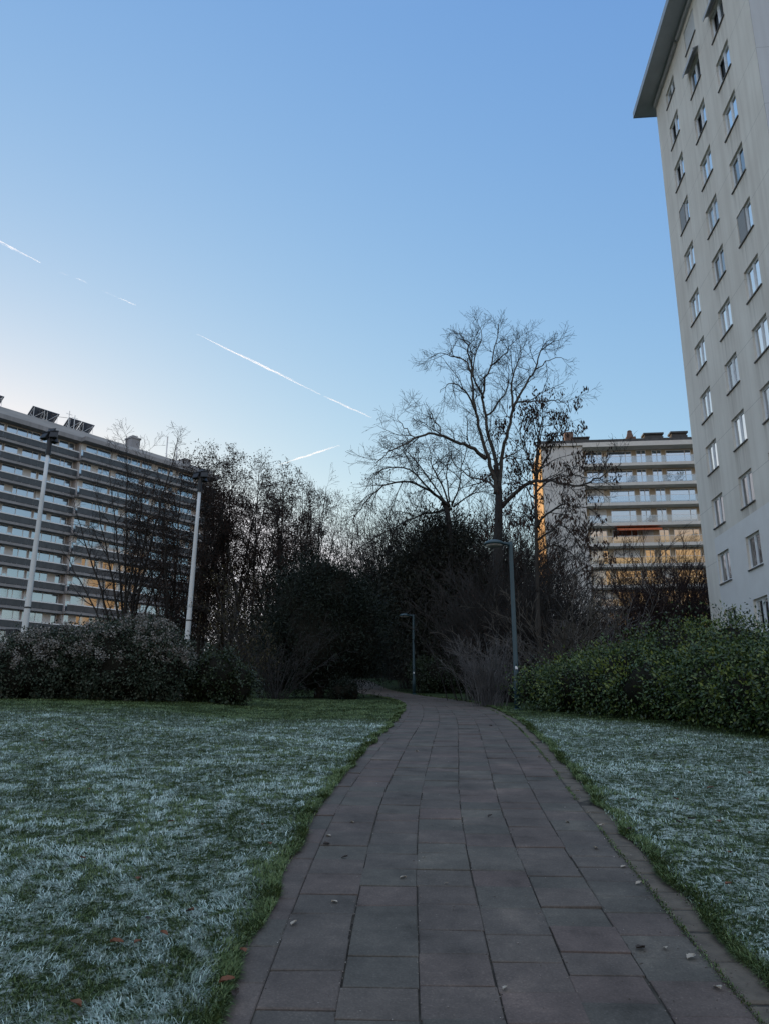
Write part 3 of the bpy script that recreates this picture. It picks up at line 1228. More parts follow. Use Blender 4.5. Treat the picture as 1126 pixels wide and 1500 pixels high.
mb.build('blank_wall', M_bwhite, bblock)
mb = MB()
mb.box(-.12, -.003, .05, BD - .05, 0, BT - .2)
mb.build('gable_sun_tint', stained_wall('ochre_sun_gold', (.62, .38, .16), (.72, .46, .21), (.48, .28, .12), bump=.05), bblock)  # ochre skin added over the gable; low sun's gold is in its colour
mb = MB()
mb.box(BX0, BX1, 1.5, BD - .05, 0, BT - .3)
mb.build('wall', M_bwall, bblock)
mb = MB()
mb.box(BX0 + .002, BX1, -.35, BD - .1, BT - .3, BT + .35)
mb.box(-.25, BX0, -.30, BD + .25, BT + .002, BT + .34)
mb.build('roof_edge', M_bslab, bblock)
mb = MB()
mb.box(-.1, BX1, .25, BD - .3, BT + .35, BT + .95)
mb.build('roof', M_roof, bblock)


def bwin(W, Hh, bars, z0=0):
    f, p = MB(), MB()
    t = .08
    f.box(0, W, -.08, 0, Hh - t, Hh)
    f.box(0, W, -.08, 0, 0, t)
    bs = [0] + [W * q for q in bars] + [W - t]
    for a in bs:
        f.box(a, a + t, -.08, 0, t, Hh - t)
    al = [0] + [W * q for q in bars] + [W]
    for a, c_ in zip(al[:-1], al[1:]):
        e = random.uniform(-.008, .008)
        p.quad((a + .03, -.035 - e, .03), (c_ - .03, -.035 + e, .03), (c_ - .03, -.035 + e, Hh - .03), (a + .03, -.035 - e, Hh - .03))
    return f.mesh('window', M_frame_w), p.mesh('pane', M_glass_far)


BW = {'door': bwin(1.35, 2.2, (.5,)), 'wide': bwin(3.4, 2.1, (.74,)), 'pair': bwin(2.3, 2.15, (.35, .68)), 'sq': bwin(1.6, 1.6, (.5,))}
lay = [(6.2, 'pair'), (9.1, 'wide'), (13.1, 'door'), (15.2, 'door'), (17.1, 'wide'), (21.4, 'pair'), (24.4, 'door'), (26.5, 'wide')]
for k in range(10):
    zs = 34.55 - 2.8 * k - BZ          # underside of the slab
    if zs < .5:
        break
    mb = MB()
    mb.box(BX0 + .01, BX1, -.12, 1.6, zs, zs + .42)
    bo = mb.build('balcony', M_bslab, bblock)
    mb = MB()
    xx = BX0 + .1
    while xx < BX1 - .2:
        w_ = min(1.9, BX1 - xx)
        mb.box(xx + .02, xx + w_ - .02, -.06, -.045, zs + .46, zs + 1.32)
        xx += w_
    mb.build('railing', M_rail, bo)
    mb = MB()
    mb.box(BX0 + .05, BX1, -.08, -.03, zs + 1.33, zs + 1.37)
    mb.build('handrail', M_frame_w, bo)
    for (x, t_) in lay:
        jx = random.uniform(-.15, .15) if k % 3 else 0
        f, p = BW[t_]
        wo = put('window', f, bblock, (x + jx, 1.497, zs + .42 + (.05 if t_ != 'sq' else .7)))
        put('pane', p, wo)
        if random.random() < .14:
            s = MB()
            W = {'door': 1.35, 'wide': 3.4, 'pair': 2.3, 'sq': 1.6}[t_]
            s.box(.05, W - .05, -.11, -.085, random.choice((.1, 1.0, 1.4)), 2.05)
            s.build('blind', M_shut, wo)
M_plant = leaf_mat('balcony_plant_leaves', [(.02, .03, .015), (.04, .06, .025), (.06, .05, .03)], .6, .2)
BM = Matrix.Translation((21.68, 101, BZ)) @ Matrix.Rotation(TA, 4, 'Z')
for (x, k, hh, lab) in ((17.0, 1, .9, 'leafy plant in a pot on the second balcony down of the cream block, left one'),
                        (18.6, 1, 1.2, 'tall leafy plant in a pot on the second balcony down of the cream block'),
                        (12.2, 1, .8, 'small potted plant before the doors on the second balcony of the cream block'),
                        (14.4, 3, .7, 'small potted plant on the fourth balcony down of the cream block'),
                        (19.6, 4, .8, 'small potted plant on the fifth balcony down, beside the orange awning')):
    z = 34.55 - 2.8 * k - BZ + .425
    q = BM @ Vector((x, .55, z))
    po = empty('potted_plant', q, TA, lab, 'plant', 'plants on the balconies')
    mb = MB()
    mb.lathe([(.16, 0), (.22, .36), (.24, .38), (.20, .40)], 12)
    mb.build('pot', M_brick, po)
    P_ = rng.normal(size=(160, 3)) * np.array([.24, .2, hh * .28]) + np.array([0, 0, .45 + hh * .45])
    D_ = rng.normal(size=(160, 3)) + np.array([0, 0, .5])
    V_, Q_ = leaf_quads(P_, D_, rng.uniform(.12, .26, 160), rng.uniform(.05, .1, 160))
    np_mesh('leaves', V_, Q_, M_plant, po)
M_awn = noise_mat('orange_awning_cloth', (.42, .10, .04), (.52, .14, .06), scale=3, rough=.8, stretch=(4, 1, 1))
mb = MB()
za = 34.55 - 2.8 * 4 - BZ + 2.72
mb.v += [(9.3, 1.45, za), (15.2, 1.45, za), (15.2, -.5, za - .42), (9.3, -.5, za - .42), (15.2, -.52, za - .68), (9.3, -.52, za - .68)]
mb.f += [(0, 1, 2, 3), (3, 2, 4, 5)]
o = mb.build('awning', M_awn, bblock)
md = o.modifiers.new('solid', 'SOLIDIFY')
md.thickness = .02
for (px, wd, hh, pot) in ((840, 1.2, 1.7, 0), (857, 2.2, .9, 1), (928, 1.3, 1.3, 2), (960, 2.6, 1.2, 1), (996, 2.2, 1.3, 1)):
    x = (px - 797) / 58.0 * 5.6 * 1.0
    mb = MB()
    z0 = BT + .95
    mb.box(x - wd / 2, x + wd / 2, 1.4, 2.8, z0, z0 + hh * (.55 if pot else 1))
    if pot == 1:
        mb.box(x - wd / 2 + .1, x + wd / 2 - .1, 1.5, 2.7, z0 + hh * .55, z0 + hh * .8)
        mb.box(x - wd / 2 - .08, x + wd / 2 + .08, 1.32, 2.88, z0 + hh * .8, z0 + hh)
    if pot == 2:
        mb.lathe([(.5, 0), (.42, .5), (.3, .9), (.34, 1.0), (.2, 1.15)], 14, (x, 2.1, z0 + hh * .55))
    mb.build('chimney', M_brick if pot != 1 else M_roof, bblock)

# ------------------------------------------------------------------ street furniture
M_teal = noise_mat('teal_lamp_paint', (.010, .034, .044), (.017, .048, .060), scale=6, rough=.45, spec=.5)
M_lens = noise_mat('lamp_lens', (.35, .36, .38), (.45, .46, .48), scale=3, rough=.3)
M_pole = noise_mat('pale_galvanised', (.50, .52, .52), (.62, .63, .62), scale=1.5, rough=.55, stretch=(2, 2, .4))


def path_lamp(base, top_z, label, r=.062, dirx=-1):
    hgt_ = top_z - base.z
    o = empty('path_lamp', base, 0, label, 'street lamp', 'teal lamps beside the path')
    mb = MB()
    mb.lathe([(r * 1.35, 0), (r * 1.35, .75), (r * 1.05, .83), (r * .9, hgt_ - .12), (r * .85, hgt_)], 18)
    mb.build('pole', M_teal, o, True)
    mb = MB()
    mb.lathe([(r * 2.4, -.03), (r * 2.4, .02), (r * 1.5, .05)], 18)
    mb.build('base_plate', M_teal, o)
    mb = MB()
    mb.box(-.03, .03, -r * 1.38 - .006, -r * 1.38 + .02, .72 + .35, .72 + .43)
    mb.build('notice', M_frame_w, o)
    mb = MB()
    mb.tube([Vector((0, 0, hgt_ - .10)), Vector((dirx * .12, 0, hgt_ - .045)), Vector((dirx * .22, 0, hgt_ - .04))], [.045, .04, .035], 10)
    mb.build('arm', M_teal, o, True)
    hx = dirx * .47
    mb = MB()
    mb.lathe([(.27, -.03), (.29, -.01), (.285, .02), (.22, .075), (.12, .11), (.03, .125)], 28, (hx, 0, hgt_ - .06))
    hd = mb.build('lamp_head', M_teal, o, True)
    mb = MB()
    mb.lathe([(.10, -.085), (.20, -.065), (.245, -.032)], 24, (hx, 0, hgt_ - .06))
    mb.build('lens', M_lens, hd, True)
    return o


p = at(757, 1030, 21.2)
path_lamp(Vector((p.x, p.y, H(p.x, p.y) - .02)), at(748, 797, 21.2).z + .06, 'nearer dark teal path lamp with a dish head at the green hedge end')
p = at(606, 1020, 41)
path_lamp(Vector((p.x, p.y, H(p.x, p.y) - .02)), at(602, 902, 41).z + .06, 'slim dark teal path lamp further along, where the path bends before the dark trees')
p = at(513.5, 990, 66)
path_lamp(Vector((p.x, p.y, H(p.x, p.y) - .02)), at(513.5, 954, 66).z, 'farthest, faintest path lamp, a thin post at the top of the path', r=.05, dirx=1)


def mast(base, top, label, box_z=None):
    hh = top.z - base.z
    o = empty('floodlight_mast', base, 0, label, 'floodlight mast', 'pale floodlight masts before the left block')
    ax, ay = top.x - base.x, top.y - base.y
    mb = MB()
    mb.tube([Vector((ax * q, ay * q, hh * q)) for q in (0, .25, .5, .75, .93)], [.155, .135, .115, .095, .08], 14)
    mb.build('pole', M_pole, o, True)
    mb = MB()
    mb.tube([Vector((ax * .93, ay * .93, hh * .925)), Vector((ax, ay, hh - .1))], [.12, .11], 12)
    mb.build('neck', M_dark, o)
    for q in (.21, .33):
        mb = MB()
        mb.tube([Vector((ax * q, ay * q, hh * q - .03)), Vector((ax * q, ay * q, hh * q + .03))], [.146, .145], 14)
        mb.build('strap', M_dark, o)
    for (dx, dy, dz, rz, tl) in ((-.22, .0, .0, -25, 30), (.20, -.06, .04, 8, 25), (.0, .10, .22, 170, 30), (.14, .06, -.14, 60, 30)):
        mb = MB()
        mb.v += [(-.36, -.18, -.28), (.36, -.18, -.28), (.36, -.18, .28), (-.36, -.18, .28), (-.22, .22, -.18), (.22, .22, -.18), (.22, .22, .18), (-.22, .22, .18)]
        mb.f += [(0, 1, 2, 3), (7, 6, 5, 4), (0, 4, 5, 1), (1, 5, 6, 2), (2, 6, 7, 3), (3, 7, 4, 0)]
        mb.box(-.38, .38, -.26, -.18, .26, .31)
        f = mb.build('floodlight', M_dark, o, bevel=.02)
        f.location = (ax + dx, ay + dy, hh + dz)
        f.rotation_euler = (R(-tl), 0, R(rz))
        f.scale = (.50, .55, .64)
        g_ = MB()
        g_.box(-.31, .31, -.192, -.183, -.23, .23)
        g_.build('lens', M_lens if rz == 170 else M_dark, f)
    if box_z:
        mb = MB()
        q = box_z
        mb.tube([Vector((ax * q - .14, ay * q, hh * q)), Vector((ax * q - .30, ay * q, hh * q))], [.03, .03], 8)
        mb.box(ax * q - .72, ax * q - .28, ay * q - .16, ay * q + .16, hh * q - .16, hh * q + .18)
        mb.build('loudspeaker', M_dark, o, bevel=.04)
    return o


p0 = at(36.5, 940, 32.8)
p1 = at(74, 640, 32.8)
p0 = Vector((p0.x - .1, 32.8, H(p0.x, 32.8) - .05))
mast(p0, p1, 'left pale floodlight mast behind the frosted bush, its dark lamps against the left block', .235)
p0 = at(273, 985, 38.5)
p1 = at(294.5, 698, 38.5)
p0 = Vector((p0.x - .1, 38.5, H(p0.x, 38.5) - .05))
mast(p0, p1, 'right pale floodlight mast standing before the brown trees, its dark lamps hidden among twigs')

# ------------------------------------------------------------------ vapour trails
m_, nt, b_ = new_mat('vapour')
nt.nodes.remove(b_)
pv = nd(nt, 'VolumePrincipled')
pv.inputs['Color'].default_value = (.97, .98, 1.0, 1)
pv.inputs['Anisotropy'].default_value = .62
tc = nd(nt, 'TexCoord')
n = nd(nt, 'TexNoise')
n.inputs['Scale'].default_value = .012
n.inputs['Detail'].default_value = 3
nt.links.new(tc.outputs['Object'], n.inputs['Vector'])
mr = nd(nt, 'MapRange')
mr.inputs['From Min'].default_value = .30
mr.inputs['From Max'].default_value = .62
mr.inputs['To Min'].default_value = .02
mr.inputs['To Max'].default_value = .09
nt.links.new(n.outputs['Fac'], mr.inputs['Value'])
nt.links.new(mr.outputs[0], pv.inputs['Density'])
nt.links.new(pv.outputs[0], nt.nodes['Material Output'].inputs['Volume'])
M_vap = m_


def trail(name, segs, label, Y=3000):
    q0 = at(segs[0][0], segs[0][1], Y)
    root = empty(name, q0, 0, label, 'contrail')
    for (x0, y0, x1, y1, wd) in segs:
        mb = MB()
        n = 14
        pts, rad = [], []
        for i in range(n + 1):
            t = i / n
            q = at(x0 + (x1 - x0) * t + random.gauss(0, .2), y0 + (y1 - y0) * t + random.gauss(0, .25), Y) - q0
            pts.append(q)
            rad.append(max(.25, wd * Y / F * .48 * math.sin(PI * (.06 + .88 * t)) ** .5 * random.uniform(.7, 1.15)))
        mb.tube(pts, rad, 8)
        mb.build('trail_piece', M_vap, root, True)


trail('vapour_trail', [(-30, 337, 60, 385, 2.4), (-30, 340, 42, 377, 1.4), (84, 397, 101, 404, 1.2), (112, 407, 129, 415, 1.7), (150, 426, 176, 437, .8), (176, 437, 199, 447, 1.8), (288, 489, 470, 578, 2.8), (474, 580, 545, 612, 2.8), (352, 519, 430, 557, 2.2)],
      'long broken white vapour trail slanting down across the sky from the left edge')
trail('vapour_trail', [(408, 681, 498, 652, 3.2)], 'short white vapour trail rising to the right just above the treetops')

# ------------------------------------------------------------------ vegetation
M_bark = noise_mat('grey_bark', (.040, .036, .031), (.085, .078, .068), scale=5, rough=.9, stretch=(3, 3, .6), bump=.3)
M_bark_d = noise_mat('dark_bark', (.020, .018, .016), (.046, .041, .036), scale=5, rough=.9, stretch=(3, 3, .6), bump=.3)
M_twig = noise_mat('twig_bark', (.015, .0145, .0145), (.034, .031, .029), scale=2, rough=.9)
M_twig_red = noise_mat('reddish_twigs', (.024, .017, .017), (.048, .031, .029), scale=2, rough=.9)
M_twig_pale = noise_mat('frosted_twigs', (.040, .039, .040), (.13, .128, .128), scale=3, rough=.9)
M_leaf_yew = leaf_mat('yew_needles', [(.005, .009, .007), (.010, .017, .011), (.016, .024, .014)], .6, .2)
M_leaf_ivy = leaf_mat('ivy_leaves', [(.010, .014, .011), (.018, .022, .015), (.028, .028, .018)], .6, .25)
M_leaf_hedge = leaf_mat('laurel_leaves', [(.011, .029, .011), (.018, .042, .014), (.032, .064, .017), (.050, .088, .020), (.10, .125, .025)], .46, .4)
M_leaf_shrub = leaf_mat('frosted_shrub_leaves', [(.016, .030, .020), (.027, .043, .027), (.042, .056, .036), (.07, .078, .060)], .6, .25)
M_seed = leaf_mat('seed_heads', [(.12, .112, .10), (.20, .19, .175), (.32, .31, .29)], .9, .1)
M_leaf_dead = leaf_mat('seed_bunches', [(.022, .016, .014), (.036, .024, .020), (.052, .034, .026)], .8, .1)
M_leaf_brown = leaf_mat('olive_brown_leaves', [(.022, .022, .012), (.044, .038, .017), (.066, .050, .022)], .7, .2)
M_leaf_dark = leaf_mat('dark_green_leaves', [(.012, .020, .011), (.020, .034, .014), (.030, .046, .018)], .5, .35)
M_core = noise_mat('crown_inner_shade', (.010, .011, .009), (.020, .019, .015), scale=4, rough=1, spec=.05)  # dark colour carries the shade inside crowns


def blob_points(blobs, n, clump=.25, ncl=None, shell=.7, top_only=None):
    """points in loose clumps over a set of ellipsoids (cx,cy,cz,rx,ry,rz)"""
    B = np.array(blobs, float)
    A = (B[:, 3] * B[:, 4] + B[:, 4] * B[:, 5] + B[:, 3] * B[:, 5])
    ncl = ncl or max(30, n // 40)
    k = rng.choice(len(B), ncl, p=A / A.sum())
    u = unit(ncl)
    if top_only is not None:
        u[:, 2] = np.abs(u[:, 2]) * .8 + top_only
        u /= np.linalg.norm(u, axis=1, keepdims=True)
    rr = rng.uniform(shell, 1.0, ncl) ** .7 * rng.uniform(.88, 1.10, ncl)
    C = B[k, :3] + u * B[k, 3:] * rr[:, None]
    j = rng.integers(0, ncl, n)
    sz = rng.uniform(.5, 1.4, ncl)[j][:, None] * clump
    P = C[j] + rng.normal(size=(n, 3)) * sz
    return P, u[j]


def foliage(name, blobs, n, Lr, Wr, mat, parent, clump=.25, ncl=None, shell=.7, out=.6, droop=0., top_only=None, gz=None):
    P, U = blob_points(blobs, n, clump, ncl, shell, top_only)
    if gz is not None:
        keep = P[:, 2] > gz(P[:, 0], P[:, 1])
        P, U = P[keep], U[keep]
    n = len(P)
    D = U * out + unit(n) * .9 + np.array([0, 0, -droop])
    V, Q = leaf_quads(P, D, rng.uniform(*Lr, n), rng.uniform(*Wr, n))
    return np_mesh(name, V, Q, mat, parent)


def core(blobs, parent, scale=.72, name='shade_core'):
    """solid dark blobs standing in for the shade inside a crown"""
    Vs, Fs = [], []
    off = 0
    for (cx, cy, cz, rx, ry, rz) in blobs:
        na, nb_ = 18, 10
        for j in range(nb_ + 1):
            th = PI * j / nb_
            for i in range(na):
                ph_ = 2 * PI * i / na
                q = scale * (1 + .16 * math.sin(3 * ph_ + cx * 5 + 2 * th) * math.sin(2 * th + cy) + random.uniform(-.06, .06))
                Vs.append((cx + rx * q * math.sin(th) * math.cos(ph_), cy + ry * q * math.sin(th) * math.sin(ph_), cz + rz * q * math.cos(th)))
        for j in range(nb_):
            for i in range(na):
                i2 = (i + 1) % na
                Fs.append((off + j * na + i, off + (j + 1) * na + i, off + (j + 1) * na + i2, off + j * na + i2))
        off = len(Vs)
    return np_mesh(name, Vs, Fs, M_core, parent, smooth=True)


def rv():
    return Vector((random.gauss(0, 1), random.gauss(0, 1), random.gauss(0, 1)))


def side_dir(t, ang, flat=1.0, up=0.):
    a = t.orthogonal().normalized()
    c = t.cross(a)
    ph_ = random.uniform(0, 2 * PI)
    d = t * math.cos(ang) + (a * math.cos(ph_) + c * math.sin(ph_)) * math.sin(ang)
    d.z += up
    return d.normalized()


class Tree:
    def __init__(s, spec, split=1):
        s.spec, s.split = spec, split
        s.big, s.small = MB(), MB()
        s.tips = []

    def limb(s, pts, r0, r1, lvl, bare=.15):
        """a limb along given points, then its children"""
        n = len(pts)
        rads = [r0 + (r1 - r0) * (i / (n - 1)) ** .8 for i in range(n)]
        (s.big if lvl <= s.split else s.small).tube(pts, rads, 9 if r0 > .08 else (6 if r0 > .03 else 4), cap=True)
        s.kids(pts, rads, lvl, bare)

    def kids(s, pts, rads, lvl, bare):
        if lvl >= len(s.spec):
            s.tips.append((pts[-1], (pts[-1] - pts[-2]).normalized()))
            s.tips.append((pts[len(pts) // 2], (pts[-1] - pts[-2]).normalized()))
            return
        sp = s.spec[lvl]
        L = sum((b - a).length for a, b in zip(pts[:-1], pts[1:]))
        k = max(1, int(round(random.uniform(*sp['n']) * (L if sp.get('perm') else 1))))
        for q in range(k):
            t = bare + (1 - bare) * (q + random.uniform(.1, .95)) / k
            f = t * (len(pts) - 1)
            i = min(int(f), len(pts) - 2)
            p = pts[i].lerp(pts[i + 1], f - i)
            td = (pts[i + 1] - pts[i]).normalized()
            d = side_dir(td, R(random.uniform(*sp['ang'])), up=sp.get('up', 0))
            l = random.uniform(*sp['len']) * (1 - sp.get('taper', .45) * t)
            r = min(rads[min(i + 1, len(rads) - 1)] * .75, sp['r'] * (.6 + .4 * (l / sp['len'][1])))
            s.grow(p, d, l, r, lvl + 1, sp)

    def grow(s, p, d, L, r, lvl, sp):
        ns = sp['seg']
        pts = [p]
        for i in range(ns):
            d = (d + rv() * sp['wig'] + Vector((0, 0, sp['trop']))).normalized()
            p = p + d * (L / ns)
            pts.append(p)
        r1 = max(sp.get('rmin', .004), r * .35)
        n = len(pts)
        rads = [r + (r1 - r) * i / (n - 1) for i in range(n)]
        (s.big if lvl <= s.split else s.small).tube(pts, rads, 6 if r > .04 else (4 if r > .014 else 3), cap=False)
        s.kids(pts, rads, lvl, .15)

    def build(s, root, mat_big, mat_small, names=('trunk', 'twigs')):
        o = root.location
        for mb, nm, mt in ((s.big, names[0], mat_big), (s.small, names[1], mat_small)):
            if mb.v:
                mb.v = [(x - o.x, y - o.y, z - o.z) for (x, y, z) in mb.v]
                mb.build(nm, mt, root, True)

    def leaves(s, root, mat, per, Lr, Wr, spread=.12, droop=.8, name='leaves', frac=1.0):
        tips = [t for t in s.tips if random.random() < frac]
        P0 = np.array([t[0] for t in tips]) - np.array(root.location)
        n = len(P0) * per
        P = np.repeat(P0, per, 0) + rng.normal(size=(n, 3)) * spread
        D = unit(n) * .7 + np.array([0, 0, -droop])
        V, Q = leaf_quads(P, D, rng.uniform(*Lr, n), rng.uniform(*Wr, n))
        return np_mesh(name, V, Q, mat, root)


def groot(name, x, y, label, cat, group=None, sink=.05):
    return empty(name, (x, y, H(x, y) - sink), 0, label, cat, group)


def pxl(pts, Y, zx=None):
    """pixel polyline (px,py[,depth offset]) -> world points"""
    out = []
    for q in pts:
        out.append(at(q[0], q[1], Y + (q[2] if len(q) > 2 else 0)))
    return out


def smooth_line(pts, sub=3, jit=.0):
    out = []
    n = len(pts)
    for i in range(n - 1):
        p0, p1, p2, p3 = pts[max(i - 1, 0)], pts[i], pts[i + 1], pts[min(i + 2, n - 1)]
        for k in range(sub):
            t = k / sub
            q = .5 * ((2 * p1) + (p2 - p0) * t + (2 * p0 - 5 * p1 + 4 * p2 - p3) * t * t + (3 * p1 - p0 - 3 * p2 + p3) * t ** 3)
            out.append(q + rv() * jit)
    out.append(pts[-1])
    return out


def Z3(a):                              # zoomed crop coordinates -> photo pixels
    return [(480 + .3552 * q[0], 440 + .3552 * q[1]) + tuple(q[2:]) for q in a]


# ---- the tall bare tree right of centre
YT = 32.0
spec_big = [
    None,
    dict(n=(1.35, 1.75), perm=True, ang=(28, 62), len=(.9, 2.6), r=.028, seg=5, wig=.13, trop=.05, taper=.72),
    dict(n=(6, 9), ang=(28, 60), len=(.5, 1.25), r=.018, seg=4, wig=.16, trop=.05, rmin=.006),
    dict(n=(3, 5), ang=(25, 60), len=(.25, .6), r=.010, seg=3, wig=.2, trop=.04, rmin=.005),
]
t = Tree(spec_big, 1)
b0 = at(729, 960, YT)
root = groot('bare_tree', b0.x, YT, 'tallest bare tree, with a forked grey trunk and wide open crown', 'tree')
base = Vector((b0.x, YT, root.location.z))
trunk = [base] + pxl([(728, 900), (728, 840), (729, 780), (730, 735), (729, 705), (725, 681)], YT)
t.limb(smooth_line(trunk), .29, .11, 9, 0)
t.tips.clear()
limbs = [
    ([(690, 800), (672, 715, -.2), (640, 620, -.4), (610, 540, -.6), (590, 450, -.8), (578, 370, -.9), (573, 270, -1.0), (555, 190, -1.2), (530, 130, -1.4), (510, 115, -1.6)], .115, .016),
    ([(703, 780), (690, 680, .3), (660, 570, .6), (640, 470, .8), (627, 390, 1.0), (640, 310, 1.2), (665, 240, 1.4), (690, 150, 1.6), (700, 75, 1.7)], .115, .016),
    ([(704, 790, 0), (710, 725, -.1), (722, 620, -.4), (748, 530, -.8), (770, 440, -1.0), (800, 380, -1.2), (840, 320, -1.3), (878, 270, -1.4), (900, 200, -1.5), (940, 165, -1.5), (965, 150, -1.6)], .11, .015),
    ([(640, 650, -.3), (580, 608, -.8), (520, 582, -1.2), (440, 556, -1.7), (370, 545, -2.0), (310, 558, -2.2), (260, 585, -2.4), (190, 612, -2.6), (150, 642, -2.7), (118, 668, -2.8)], .10, .012),
    ([(718, 850, 0), (780, 800, -.6), (850, 752, -1.2), (930, 742, -1.8), (1010, 760, -2.2), (1090, 768, -2.6), (1160, 740, -3.0), (1230, 705, -3.2), (1290, 670, -3.4)], .11, .015),
    ([(770, 440, -1.0), (764, 360, -.6), (775, 280, -.2), (800, 220, .2), (810, 160, .4)], .07, .012),
    ([(780, 415, -1.1), (850, 408, -1.4), (930, 404, -1.6), (985, 398, -1.8), (1020, 415, -1.9), (1040, 440, -2.0)], .045, .010),
    ([(640, 470, .8), (690, 430, 1.2), (735, 360, 1.6), (750, 300, 1.8), (740, 240, 2.0)], .06, .012),
    ([(590, 450, -.8), (550, 380, -1.4), (510, 340, -1.8), (460, 335, -2.2), (420, 370, -2.4)], .06, .010),
    ([(573, 280, -1.0), (530, 230, -.4), (470, 215, .2), (420, 200, .6), (365, 222, .9)], .05, .010),
    ([(627, 390, 1.0), (580, 290, 1.6), (600, 190, 2.2), (620, 110, 2.4), (600, 80, 2.5)], .06, .010),
    ([(690, 690, .3), (720, 650, 1.2), (770, 630, 2.0), (820, 600, 2.6), (850, 540, 3.0)], .06, .012),
    ([(700, 780, .2), (640, 745, 1.0), (570, 730, 1.6), (510, 690, 2.2), (470, 650, 2.6)], .07, .012),
    ([(665, 250, 1.4), (720, 210, 1.8), (770, 160, 2.2), (815, 120, 2.4)], .045, .010),
    ([(880, 270, -1.4), (930, 240, -1.0), (980, 222, -.6), (1030, 228, -.4)], .035, .009),
    ([(440, 556, -1.7), (400, 500, -1.5), (370, 450, -1.4), (355, 410, -1.3)], .04, .009),
    ([(310, 558, -2.2), (260, 530, -2.0), (225, 490, -1.8), (215, 460, -1.7)], .035, .009),
]
for pts, r0, r1 in limbs:
    pts = [(712 + (q[0] - 712) * .86, 700 + (q[1] - 700) * .965) + tuple(q[2:]) for q in pts]
    t.limb(smooth_line(pxl(Z3(pts), YT), 3, .03), r0 * .92, r1 * .9, 1, .12)
t.build(root, M_bark, M_twig)

# ---- slender tree hung with dead seed bunches, in front of it to the right
YS = 25.5
spec_seed = [
    None,
    dict(n=(2.0, 2.7), perm=True, ang=(35, 70), len=(.8, 2.0), r=.022, seg=5, wig=.15, trop=-.01, taper=.4),
    dict(n=(4, 6), ang=(30, 65), len=(.3, .8), r=.010, seg=3, wig=.2, trop=-.05, rmin=.005),
]
t = Tree(spec_seed, 1)
b0 = at(790, 960, YS)
root = groot('seed_tree', b0.x, YS, 'slender tree hung with dark dead seed bunches before the corner of the cream block', 'tree')
trunk = [Vector((b0.x, YS, root.location.z))] + pxl([(788, 920), (786, 860), (785, 800), (784, 740), (785, 680), (788, 640), (795, 610)], YS)
t.limb(smooth_line(trunk), .10, .02, 1, .35)
for pts, r0 in (
        ([(858, 940), (900, 880, -.4), (960, 845, -.8), (1010, 850, -1.2), (1070, 860, -1.4), (1110, 880, -1.6)], .045),
        ([(858, 830), (820, 780, .5), (760, 740, 1.0), (720, 730, 1.4)], .035),
        ([(858, 740), (900, 650, -.3), (930, 590, -.6), (960, 520, -.8), (985, 470, -1.0)], .04),
        ([(856, 720), (820, 640, .4), (790, 560, .8), (760, 500, 1.0)], .035),
        ([(858, 700), (870, 600, .2), (880, 520, .4), (900, 450, .6)], .03),
        ([(858, 960), (830, 900, .6), (790, 870, 1.0), (740, 860, 1.4)], .035),
        ([(860, 990), (920, 945, -.6), (970, 930, -1.0), (1030, 990, -1.4), (1060, 1060, -1.6)], .04),
        ([(858, 790), (920, 740, .3), (1000, 720, .5), (1080, 730, .8), (1130, 700, 1.0)], .035),
        ([(862, 1040), (930, 1010, .4), (1000, 1040, .6), (1050, 1110, .8)], .035)):
    t.limb(smooth_line(pxl(Z3(pts), YS), 3, .02), r0, .008, 1, .1)
t.build(root, M_bark_d, M_twig)
t.leaves(root, M_leaf_dead, 6, (.09, .19), (.035, .065), spread=.08, droop=1.4, name='seed_bunches', frac=1.0)  # leaf quads that form the hanging seed bunches

# ---- drooping bare tree behind the dark ivy tree
YD = 45.0
spec_droop = [
    None,
    dict(n=(1.8, 2.4), perm=True, ang=(25, 65), len=(1.2, 3.2), r=.034, seg=6, wig=.12, trop=-.035, taper=.4),
    dict(n=(6, 9), ang=(25, 60), len=(.6, 1.5), r=.016, seg=4, wig=.16, trop=-.07, rmin=.008),
    dict(n=(2, 4), ang=(25, 60), len=(.25, .55), r=.008, seg=3, wig=.2, trop=-.05, rmin=.005),
]
t = Tree(spec_droop, 1)
b0 = at(668, 960, YD)
root = groot('weeping_tree', b0.x, YD, 'bare tree with arching, drooping limbs spreading left over the gap above the path', 'tree')
trunk = [Vector((b0.x, YD, root.location.z))] + pxl([(667, 920), (664, 860), (660, 800), (655, 752), (648, 735)], YD)
t.limb(smooth_line(trunk), .26, .14, 9, 0)
t.tips.clear()
for pts, r0 in (
        ([(500, 850), (440, 800, -.5), (380, 765, -.9), (310, 748, -1.2), (230, 765, -1.5), (170, 815, -1.7), (120, 880, -1.9), (95, 930, -2)], .10),
        ([(510, 860), (450, 870, .4), (380, 885, .8), (300, 920, 1.2), (220, 965, 1.5), (150, 1010, 1.8), (80, 1060, 2)], .09),
        ([(500, 850), (470, 760, .3), (430, 690, .5), (420, 620, .7), (400, 560, .9)], .07),
        ([(510, 850), (540, 760, -.4), (550, 690, -.7), (570, 620, -1), (560, 570, -1.2)], .06),
        ([(495, 850), (420, 740, 1.0), (360, 660, 1.5), (320, 620, 1.9), (270, 610, 2.2)], .06),
        ([(495, 850), (400, 760, -1.5), (340, 700, -2.2), (250, 690, -2.8), (190, 720, -3.2), (150, 790, -3.4)], .07),
        ([(520, 850), (590, 800, .6), (640, 790, 1.0), (690, 800, 1.3)], .06),
        ([(500, 830), (490, 720, 1.2), (500, 620, 1.8), (480, 560, 2.1)], .05)):
    t.limb(smooth_line(pxl(Z3(pts), YD), 3, .02), r0, .012, 1, .15)
t.build(root, M_bark_d, M_twig)
t.leaves(root, M_leaf_dead, 1, (.08, .15), (.04, .07), spread=.1, droop=.8, frac=.5)


